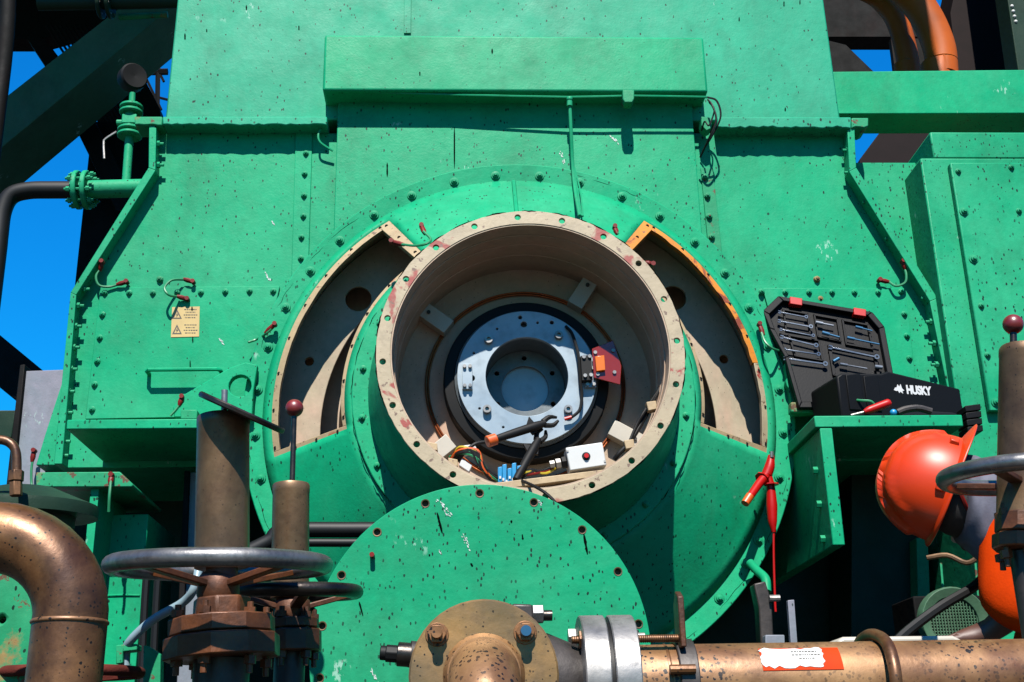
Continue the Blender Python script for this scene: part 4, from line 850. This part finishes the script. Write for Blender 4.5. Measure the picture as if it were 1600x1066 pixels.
B().prism([CB(Lb*.46, -.006, .012), CB(Lb*.95, -.006, .012), CB(Lb*.95, -.006, .034), CB(Lb*.9, -.006, .04), CB(Lb*.5, -.006, .04), CB(Lb*.46, -.006, .034)], v_*.0065).done('carry_handle', 'rubber', TC, .003)
for s0, s1 in ((.03, .08), (.09, .14)): B().prism([CB(s0, -.004, .03), CB(s1, -.004, .03), CB(s1, -.004, Hh_*.9), CB(s0, -.004, Hh_*.86)], v_*.0045).done('clasp', 'case_black', TC, .002)
cu = bpy.data.curves.new('t', 'FONT'); cu.body = 'HUSKY'; cu.size = .05; cu.extrude = .0006; cu.offset = .0028; cu.space_character = .95
to = bpy.data.objects.new('t', cu); COL.objects.link(to); dg = bpy.context.evaluated_depsgraph_get(); tme = bpy.data.meshes.new_from_object(to.evaluated_get(dg)); bpy.data.objects.remove(to)
tme.materials.clear(); tme.materials.append(MAT['white_ink'])
xs = [v.co.x for v in tme.vertices]; ys = [v.co.y for v in tme.vertices]; wx, wy = max(xs)-min(xs), max(ys)-min(ys)
s0 = Lb*.55; ht = .030; wt = .088
for v in tme.vertices:
    v.co = CB(s0+(v.co.x-min(xs))/wx*wt, -.0012-v.co.z*.3, Hh_*.56+(v.co.y-min(ys))/wy*ht)
link('printed_word', tme, TC)
lg = [(0, .35), (.14, .62), (.3, .66), (.42, 1.0), (.56, .74), (.72, 1.05), (.8, .6), (1.0, .35), (.8, .3), (.86, .0), (.6, .22), (.5, .05), (.38, .3), (.2, .26)]
B().prism([CB(s0-.044+x*.036, -.0015, Hh_*.56+y*.03) for x, y in lg], v_*.001).done('printed_dog_head', 'white_ink', TC, smooth=0)
def wrench(label, a, c, wpx=2.1, kind='wrench', mat='chrome', cat='wrench'):
    a3, c3 = LP(*a, .018), LP(*c, .018); d = (c3-a3).normalized(); up = V((0, -1, 0)); sd = d.cross(up).normalized(); w_ = wpx*.002
    t = thing('wrench' if cat == 'wrench' else 'socket_bar', label, cat, a3, 'tools held in the case lid')
    if cat == 'wrench':
        B().prism([a3-sd*w_*.5, a3+sd*w_*.5, c3+sd*w_*.5, c3-sd*w_*.5], (0, .005, 0)).done('shank', mat, t, .001)
        B().lathe([(w_*.7, -.003), (w_*1.5, -.003), (w_*1.5, .003), (w_*.7, .003)], c3+d*w_*1.1, up, 14).done('ring_end', mat, t)
        for s in (-1, 1): B().prism([a3+sd*w_*.25*s, a3+sd*w_*1.2*s, a3-d*w_*2.0+sd*w_*1.25*s, a3-d*w_*2.1+sd*w_*.6*s], (0, .005, 0)).done('jaw', mat, t)
    else:
        B().cyl(a3, c3, w_*.7, n=10).done('bar', mat, t); B().cyl(a3-d*.004, a3+d*.02, w_*1.3, n=12).done('socket_end', mat, t)
wrench('shortest wrench at the top left of the tool case lid', (1218, 491), (1255, 498)); wrench('second wrench from the top, left side of the case lid', (1218, 505), (1262, 513), 2.4)
wrench('third wrench from the top, left side of the case lid', (1222, 530), (1270, 542), 2.6); wrench('lowest wrench along the bottom left of the case lid', (1228, 563), (1284, 571), 2.8)
wrench('longest wrench across the middle of the case lid', (1298, 546), (1364, 560), 2.9); wrench('short blue socket in the middle of the case lid', (1284, 523), (1309, 530), 2.4, mat='blue_tip', cat='socket')
wrench('long blue extension bar right of the middle of the case lid', (1323, 531), (1371, 541), 2.1, mat='blue_tip', cat='extension bar'); wrench('short bar under the right red latch of the case lid', (1336, 514), (1360, 520), 1.9, mat='blue_tip', cat='extension bar')
wrench('tiny blue socket below the long wrench in the case lid', (1301, 567), (1308, 563), 2.2, mat='blue_tip', cat='socket')
wrench('slim wrench between the second and third at the left of the case lid', (1220, 518), (1266, 527), 2.0); wrench('small wrench just above the lowest left one in the case lid', (1226, 549), (1274, 556), 2.3)
wrench('short socket above the blue socket in the middle of the lid', (1274, 507), (1300, 512), 2.2, cat='socket'); wrench('bright socket at the lower right end of the case lid', (1366, 576), (1374, 577), 2.6, cat='socket')
wrench('plain bar lowest at the right of the case lid', (1312, 572), (1352, 579), 2.0, cat='extension bar')
SD = thing('screwdriver', 'screwdriver with a bright red handle lying on the right shelf', 'screwdriver', P(1370, 640, 3.43))
B().tube([P(1350, 644, 3.43), P(1358, 641, 3.43), P(1374, 635, 3.43), P(1388, 630, 3.43), P(1391, 629, 3.43)], [.007, .012, .0125, .013, .009], 12, 3).done('handle', 'red_plastic', SD); B().cyl(P(1350, 644, 3.43), P(1330, 649, 3.44), .0035, n=8).done('shaft', 'steel', SD)
PL = thing('pliers', 'pliers with dark grip and blue pivot on the right shelf', 'pliers', P(1420, 645, 3.43))
B().tube([P(1402, 645, 3.43), P(1415, 640, 3.43), P(1435, 638, 3.43), P(1455, 643, 3.43)], .011, 10, 4).done('grip', 'cast_dark', PL); B().ball(P(1396, 645, 3.43), .011).done('pivot', 'blue', PL)
CK = thing('cable_chain', 'black ribbed block hanging at the right end of the right shelf', 'cable chain', P(1522, 680, 3.45))
for i in range(4): B().plate([(1508+i*1.2, 634+i*11), (1532+i*1.2, 631+i*11), (1533+i*1.2, 640.5+i*11), (1509+i*1.2, 643.5+i*11)], 3.43, 3.50).done('link', 'case_black', CK, .002)
# ================================================================ test clips, box and wiring in and under the mouth
RC = thing('red_test_clip', 'red Y-shaped test clip hanging at the right opening with a thin red lead', 'test clip', P(1205, 720, 3.66))
Yk = 3.64
B().tube([P(1205, 712, Yk), P(1203, 728, Yk), P(1198, 742, Yk)], [.010, .016, .017], 12, 3).done('clip_head', 'red_plastic', RC)
B().tube([P(1198, 742, Yk), P(1186, 756, Yk-.02), P(1172, 776, Yk-.05)], [.015, .0135, .012], 12, 3).done('side_barrel', 'red_plastic', RC); B().cyl(P(1172, 775, Yk-.05), P(1164, 787, Yk-.06), .0135, .0125, n=14).done('barrel_tip', 'orange', RC)
B().tube([P(1199, 740, Yk), P(1204, 760, Yk), P(1206, 790, Yk), P(1207, 815, Yk), P(1209, 832, Yk)], [.012, .013, .017, .014, .006], 14, 4).done('main_barrel', 'red_plastic', RC)
for x, y, ax in ((1191, 748, (P(1172, 776, Yk-.05)-P(1198, 742, Yk))), (1205, 757, (0, 0, 1))): B().lathe([(.004, -.002), (.024, -.002), (.024, .002), (.004, .002)], P(x, y, Yk-.004), ax, 8).done('finger_guard', 'red_plastic', RC)
B().tube([P(1209, 830, Yk), P(1209, 870, Yk), P(1211, 940, Yk), P(1212, 956, Yk)], .0034, 8, 3).done('lead', 'red_plastic', RC)
B().cyl(P(1206, 715, Yk-.01), P(1206, 706, Yk-.01), .006, n=8).done('hook', 'steel', RC)
def black_clip(label, a, c, collar, Y0, Y1):
    t = thing('black_test_clip', label, 'test clip', P(*a, Y0), 'black test clips in the mouth')
    A, C = P(*a, Y0), P(*c, Y1); d = (C-A).normalized(); sd = d.cross(V((0, 1, 0))).normalized()
    B().tube([A, A.lerp(C, .3), A.lerp(C, .62), A.lerp(C, .8)], [.010, .0125, .0135, .010], 12, 3).done('barrel', 'black', t)
    B().prism([A.lerp(C, .52)+sd*.01, A.lerp(C, .62)+sd*.034, A.lerp(C, .66)+sd*.01, A.lerp(C, .66)-sd*.014, A.lerp(C, .56)-sd*.02], (0, .018, 0)).done('finger_guard', 'black', t, .002)
    for s in (-1, 1): B().tube([A.lerp(C, .78)+sd*s*.006, A.lerp(C, .9)+sd*s*.013, C+sd*s*.005], [.008, .007, .004], 8, 3).done('jaw', 'black', t)
    if collar: B().cyl(A-d*.022, A+d*.006, .0165, n=12).done('collar', 'orange', t, .002)
black_clip('black test clip with an orange collar across the lower left of the rotor', (772, 687), (871, 655), True, 3.24, 3.30)
black_clip('black test clip without collar, pointing up from the wiring', (806, 750), (850, 672), False, 3.22, 3.31)
JB = thing('junction_box', 'white metal junction box with a red button inside the mouth', 'junction box', P(915, 740, 3.25))
jc = P(914, 718, 3.25); ju = (P(943, 694, 3.25)-P(884, 703, 3.25)).normalized(); jw = V((-ju.z, 0, ju.x))
if jw.z < 0: jw = -jw
R3 = M((ju, V((0, 1, 0)), jw)).transposed()
B().box(jc, (.103, .07, .066), R3).done('box_body', 'white', JB, .003)
p = jc-V((0, .035, 0)); B().lathe([(.0001, -.004), (.010, -.004), (.012, 0), (.012, .001), (.0001, .001)], p, (0, 1, 0), 16, closed=False).done('bezel', 'black', JB); B().cyl(p-V((0, .003, 0)), p-V((0, .009, 0)), .0065, n=14).done('button', 'red_plastic', JB)
for s in (0, 1, 2): a = jc-ju*(.052+s*.017); B().hexa(a, a-ju*.013, .017-.003*s).done('cable_gland', 'steel' if s else 'black', JB)
for s in (-1, 1): B().box(jc+jw*.022*s+ju*.048*s*-1-V((0, .036, 0)), (.005, .003, .005), R3).done('screw', 'steel', JB)
o = B().plate([(752, 757), (949, 733), (951, 743), (770, 766)], 3.2, 3.32).done('cable_tray', 'cream_frame', None, .002); tag(o, 'cream sheet tray under the junction box inside the rim', 'tray')
TB = thing('terminal_block', 'bright blue terminal block at the bottom of the mouth', 'terminal block', P(795, 755, 3.23))
for i, (x, h) in enumerate(((778, 0), (785, -4), (793, 2), (800, -6), (808, -2))): B().plate([(x, 730+h), (x+6.6, 729+h), (x+6.6, 753), (x, 754)], 3.23, 3.27).done('terminal', 'blue', TB, .0015)
for i in range(7): x, y = 780+i*5, 746+(i % 3)*3; B().plate([(x, y-2), (x+3, y-2), (x+3, y+2), (x, y+2)], 3.226, 3.2298).done('marker', 'white', TB)
WB = thing('wire_bundle', 'tangle of black, green and yellow wires at the lower left of the mouth', 'wires', P(730, 720, 3.25))
rw = random.Random(5)
for i, m in enumerate(['black']*6+['green_wire', 'green_wire', 'yellow_wire', 'orange']):
    j = lambda s: rw.uniform(-s, s)
    B().tube([P(706+j(4), 716+j(6), 3.27), P(722+j(6), 704+j(6), 3.23), P(742+j(6), 708+j(6), 3.22), P(753+j(5), 726+j(6), 3.22), P(768+j(6), 744+j(4), 3.23), P(782+j(4), 750+j(3), 3.24)], .0038, 6, 5).done('wire', m, WB)
for i in range(5):
    j = lambda s: rw.uniform(-s, s); B().tube([P(812, 745+j(4), 3.25), P(830+j(3), 738+j(5), 3.24), P(850+j(3), 735+j(5), 3.25), P(872, 728+j(4), 3.27)], .004, 6, 4).done('wire', ['black', 'black', 'yellow_wire', 'black', 'red_lug'][i], WB)
B().tube([P(757, 691, 3.24), P(742, 694, 3.23), P(728, 705, 3.23), P(716, 720, 3.25)], .0048, 8, 5).done('lead', 'black', WB)
B().plate([(722, 716), (738, 727), (733, 738), (717, 727)], 3.235, 3.26).done('connector', 'white', WB, .002); B().plate([(716, 697), (741, 694), (748, 706), (722, 710)], 3.28, 3.31).done('connector', 'white', WB, .002)
o = B().tube([P(812, 750, 3.22), P(835, 760, 3.12), P(858, 775, 3.08), P(880, 800, 3.075)], .0042, 8, 4).done('test_lead', 'black'); tag(o, 'thin black lead running out over the rim and behind the cover', 'lead')
RCb = thing('rim_cable', 'black cable clipped along the lower right inside of the rim', 'cable', P(1000, 660, 3.25))
B().tube([P(1032, 606, 3.30), P(1018, 632, 3.27), P(1003, 660, 3.26), P(985, 690, 3.25), P(968, 708, 3.25), P(960, 718, 3.26)], .0065, 8, 5).done('cable', 'black', RCb); B().tube([P(1028, 612, 3.29), P(1008, 642, 3.25), P(995, 664, 3.25), P(980, 700, 3.24)], .0045, 8, 5).done('cable', 'black', RCb)
for x, y in ((1019, 634), (984, 694)): B().plate([(x-9, y-6), (x+6, y-8), (x+8, y+5), (x-6, y+8)], 3.235, 3.27).done('clip', 'cream_frame', RCb, .002)
for x, y in ((676, 697), (708, 722)):
    o = B().plate([(x-8, y-7), (x+7, y-4), (x+8, y+7), (x-6, y+6)], 3.235, 3.27).done('clip', 'cream_frame', RCb, .002)
SR = thing('sensor_bracket', 'red-brown translucent sensor plate with an amber block on the rotor side', 'sensor', P(945, 570, 3.36))
B().plate([(925, 545), (958, 532), (971, 572), (969, 601), (928, 590)], 3.350, 3.356).done('sensor_plate', 'acrylic', SR, .001); B().plate([(930, 557), (944, 555), (946, 578), (932, 580)], 3.338, 3.3495).done('amber_block', 'amber', SR, .001)
B().plate([(907, 556), (924, 554), (926, 594), (909, 595)], 3.345, 3.37).done('connector', 'black', SR, .002)
for x, y in ((912, 559), (921, 558), (914, 588), (923, 587), (930, 551), (958, 548), (934, 585), (960, 582)): p = P(x, y, 3.349); B().cyl(p, p-V((0, .010 if x < 925 else .004, 0)), .0055, n=10).done('screw', 'steel', SR)
B().tube([P(884, 510, 3.372), P(893, 520, 3.364), P(900, 540, 3.362), P(904, 558, 3.355), P(907, 600, 3.36), P(909, 618, 3.362), P(906, 640, 3.36), P(893, 652, 3.36), P(884, 655, 3.362)], .0048, 8, 5).done('sensor_cable', 'black', SR); B().cyl(P(893, 652, 3.36), P(882, 655, 3.361), .0055, n=10).done('cable_end', 'red_plastic', SR)
# ================================================================ the worker
PN = thing('person', 'worker in orange overalls and orange hard hat bending down behind the right valve', 'person', (2.05, 2.95, 0))
def skin(name, verts, edges, rad, mat, sub=2, root=0):
    me = bpy.data.meshes.new(name); me.from_pydata([tuple(v) for v in verts], edges, []); me.materials.append(MAT[mat])
    o = link(name, me, PN); md = o.modifiers.new('skin', 'SKIN'); md.use_smooth_shade = True
    for i, r in enumerate(rad): sv = me.skin_vertices[0].data[i]; sv.radius = (r, r) if not isinstance(r, tuple) else r; sv.use_root = (i == root)
    s = o.modifiers.new('sub', 'SUBSURF'); s.levels = sub; s.render_levels = sub; return o
hc = P(1474, 766, 2.9)                                     # middle of the hat's rim
cw = V((-.885, .16, .42)).normalized(); bk = V((.37, -.05, .93)); bk = (bk-cw*bk.dot(cw)).normalized(); sdv = cw.cross(bk)
neck = P(1552, 792, 2.95); chest = P(1650, 800, 2.97); pel = V((chest.x+.36, 2.98, 1.0))
shN, shF = P(1600, 806, 2.80), P(1590, 800, 3.14); elN, haN = P(1588, 955, 2.80), P(1540, 992, 2.86); elF, haF = shF+V((.05, .02, -.26)), shF+V((-.07, .0, -.42))
hd = hc-cw*.05-bk*.01
vs = [pel, chest, neck, hd+cw*.02-cw*.06, hd+cw*.06, shN, elN, haN, shF, elF, haF, pel+V((0, -.1, -.05)), V((pel.x-.06, 2.86, .5)), V((pel.x+.0, 2.86, .09)), V((pel.x-.17, 2.86, .04)), pel+V((0, .1, -.05)), V((pel.x-.04, 3.1, .5)), V((pel.x+.02, 3.1, .09)), V((pel.x-.15, 3.1, .04))]
es = [(0, 1), (1, 2), (2, 3), (3, 4), (1, 5), (5, 6), (6, 7), (1, 8), (8, 9), (9, 10), (0, 11), (11, 12), (12, 13), (13, 14), (0, 15), (15, 16), (16, 17), (17, 18)]
ra = [.13, .13, .06, .075, .085, .055, .04, .028, .055, .04, .028, .08, .055, .035, .03, .08, .055, .035, .03]
base_n = len(vs)
def fingers(hand, fwd, side, down):                        # five unequal bent fingers, the thumb from the side of the palm
    global vs, es, ra
    w0 = {7: 7, 10: 10}[hand]; W0 = vs[w0]
    pm = W0+fwd*.045; vs.append(pm); es.append((w0, len(vs)-1)); ra.append((.034, .018)); ip = len(vs)-1
    for k, (s, l) in enumerate(((.027, .074), (.009, .083), (-.009, .078), (-.026, .06))):
        a = pm+side*s+fwd*.035; b1 = a+fwd*l*.45-down*-.004; c1 = a+fwd*l*.78+down*.016; d1 = a+fwd*l*.9+down*.034
        for q, r in ((a, .0105), (b1, .0095), (c1, .0088), (d1, .008)):
            vs.append(q); ra.append(r); es.append((ip if q is a else len(vs)-2, len(vs)-1))
    a = pm+side*.03+fwd*-.015; 
    for q, r in ((a, .0125), (a+side*.022+fwd*.022+down*.008, .011), (a+side*.028+fwd*.05+down*.018, .009)):
        vs.append(q); ra.append(r); es.append((ip if q is a else len(vs)-2, len(vs)-1))
fingers(7, V((-.95, .2, -.1)).normalized(), V((.2, .95, .1)).normalized(), V((0, 0, -1)))
fingers(10, V((-.95, -.1, -.2)).normalized(), V((-.1, -.95, .1)).normalized(), V((0, 0, -1)))
body = skin('body', vs, es, ra, 'skin', 1)
cv = [pel, chest, P(1590, 797, 2.96), shN, elN, P(1572, 978, 2.83), shF, elF, elF.lerp(haF, .75), pel+V((0, -.1, -.05)), V((pel.x-.06, 2.86, .5)), V((pel.x, 2.86, .12)), pel+V((0, .1, -.05)), V((pel.x-.04, 3.1, .5)), V((pel.x+.02, 3.1, .12))]
skin('overalls', cv, [(0, 1), (1, 2), (1, 3), (3, 4), (4, 5), (1, 6), (6, 7), (7, 8), (0, 9), (9, 10), (10, 11), (0, 12), (12, 13), (13, 14)], [.17, .17, .12, .108, .095, .06, .085, .065, .048, .115, .085, .065, .115, .085, .065], 'vest', 2)
bt = [V((pel.x+.02, 2.86, .12)), V((pel.x+.02, 2.86, .05)), V((pel.x-.1, 2.86, .045)), V((pel.x-.2, 2.86, .04))]
for dy in (0, .24): skin('boot', [v+V((.02*(dy > 0), dy, 0)) for v in bt], [(0, 1), (1, 2), (2, 3)], [.06, .05, .05, .04], 'black', 2)
gp = [P(1496, 782, 2.88), P(1515, 789, 2.87), P(1545, 801, 2.87), P(1575, 812, 2.88), P(1606, 816, 2.90)]
b = B(); n = 26; rings = []; rr = random.Random(3)
GR = [.1, .122, .13, .132, .135]
for i in range(17):
    t = i/16*4; j = min(int(t), 3); c = gp[j].lerp(gp[j+1], t-j); r = GR[j]+(GR[j+1]-GR[j])*(t-j); ring = []
    for k in range(n):
        a = 2*pi*k/n; wv = 1+.05*sin(3*a+i*.8)+.03*sin(7*a-i*1.3)+.02*rr.uniform(-1, 1); ring.append(b.bm.verts.new(c+(V((.1, .1, .9)).normalized()*cos(a)*1.02+V((.05, 1, -.1)).normalized()*sin(a)*.85)*r*wv))
    rings.append(ring)
for A, C in zip(rings, rings[1:]):
    for k in range(n): b.bm.faces.new((A[k], A[(k+1) % n], C[(k+1) % n], C[k]))
b.bm.faces.new(rings[0]); b.bm.faces.new(rings[-1])
g = b.done('neck_gaiter', 'cloth_grey', PN, smooth=80); s = g.modifiers.new('sub', 'SUBSURF'); s.levels = 1; s.render_levels = 1
# head under the hat: dark hair and cloth, a face turned down
B().ball(hd+cw*.005, .088, 24, 16, (1, .95, 1.05)).done('hair', 'hair', PN, smooth=80)
fd = (-bk+V((0, .35, 0))).normalized(); fd = (fd-cw*fd.dot(cw)).normalized(); fc_ = hd-cw*.045+fd*.012+V((0, .02, 0))
b = B(); b.ball(fc_, .072, 20, 14); b.ball(fc_+fd*.078-cw*.005, .016, 10, 8); b.ball(fc_+fd*.06-cw*.055, .03, 12, 8); b.done('face', 'skin', PN, smooth=80)
for s in (-1, 1):
    B().ball(fc_+fd*.066+cw*.02+sdv*.028*s, .012, 10, 8).done('eye', 'white', PN); B().ball(fc_-fd*.0+sdv*.078*s, .026, 12, 8, (.6, 1, 1)).done('ear', 'skin', PN)
B().tube([fc_+fd*.076-cw*.036+sdv*.022, fc_+fd*.083-cw*.038, fc_+fd*.076-cw*.036-sdv*.022], .0055, 6, 4).done('mouth', 'red_ball', PN)
# the hat
b = B(); NT, NP = 96, 22; rings = []
for i in range(NP+1):
    f_ = i/NP*pi/2; ring = []
    for k in range(NT):
        a = 2*pi*k/NT; rb_ = .138 if cos(a) > 0 else .132; q = cw*.150*cos(f_)+(bk*rb_*cos(a)+sdv*.113*sin(a))*(sin(f_)**.82)
        if abs(q.dot(sdv)) < .017 and f_ < 1.3: q += cw*.010*cos(f_)+(bk*cos(a))*.010*sin(f_)
        elif .040 < abs(q.dot(sdv)) < .062 and f_ < 1.15: q += cw*.006*cos(f_)+(bk*cos(a))*.006*sin(f_)
        ring.append(b.bm.verts.new(hc+q))
    rings.append(ring)
for ex, dn in ((.016, .006), (.02, .010)):
    ring = []
    for k in range(NT):
        a = 2*pi*k/NT; w_ = ex*.7+(.030 if ex < .02 else .034)*max(0, cos(a))**2.0; ring.append(b.bm.verts.new(hc+(bk*(.138 if cos(a) > 0 else .132)*cos(a)+sdv*.113*sin(a))+(bk*cos(a)+sdv*sin(a)).normalized()*w_-cw*(dn+.012*max(0, cos(a))**2)))
    rings.append(ring)
for A, C in zip(rings[1:], rings[2:]):
    for k in range(NT): b.bm.faces.new((A[k], A[(k+1) % NT], C[(k+1) % NT], C[k]))
tp = b.bm.verts.new(hc+cw*.158)
for k in range(NT): b.bm.faces.new((tp, rings[1][(k+1) % NT], rings[1][k]))
for v in rings[0]: b.bm.verts.remove(v)
hat = b.done('hard_hat', 'helmet', PN, smooth=50); m_ = hat.modifiers.new('s', 'SOLIDIFY'); m_.thickness = .003; m_.offset = 0
for a in (18, 72, -40, -100):
    d = (bk*.135*cos(radians(a))+sdv*.113*sin(radians(a))); p = hc+d*.985+cw*.02; B().box(p, (.03, .022, .022), M((d.cross(cw).normalized(), d.normalized(), cw)).transposed()).done('slot_lug', 'helmet', hat, .003)
B().tube([hc-sdv*.1-cw*.01, hc-sdv*.09-cw*.06+fd*.05, hc-cw*.13+fd*.07, hc+sdv*.09-cw*.06+fd*.05], .005, 6, 4).done('chin_strap', 'red_lug', hat)
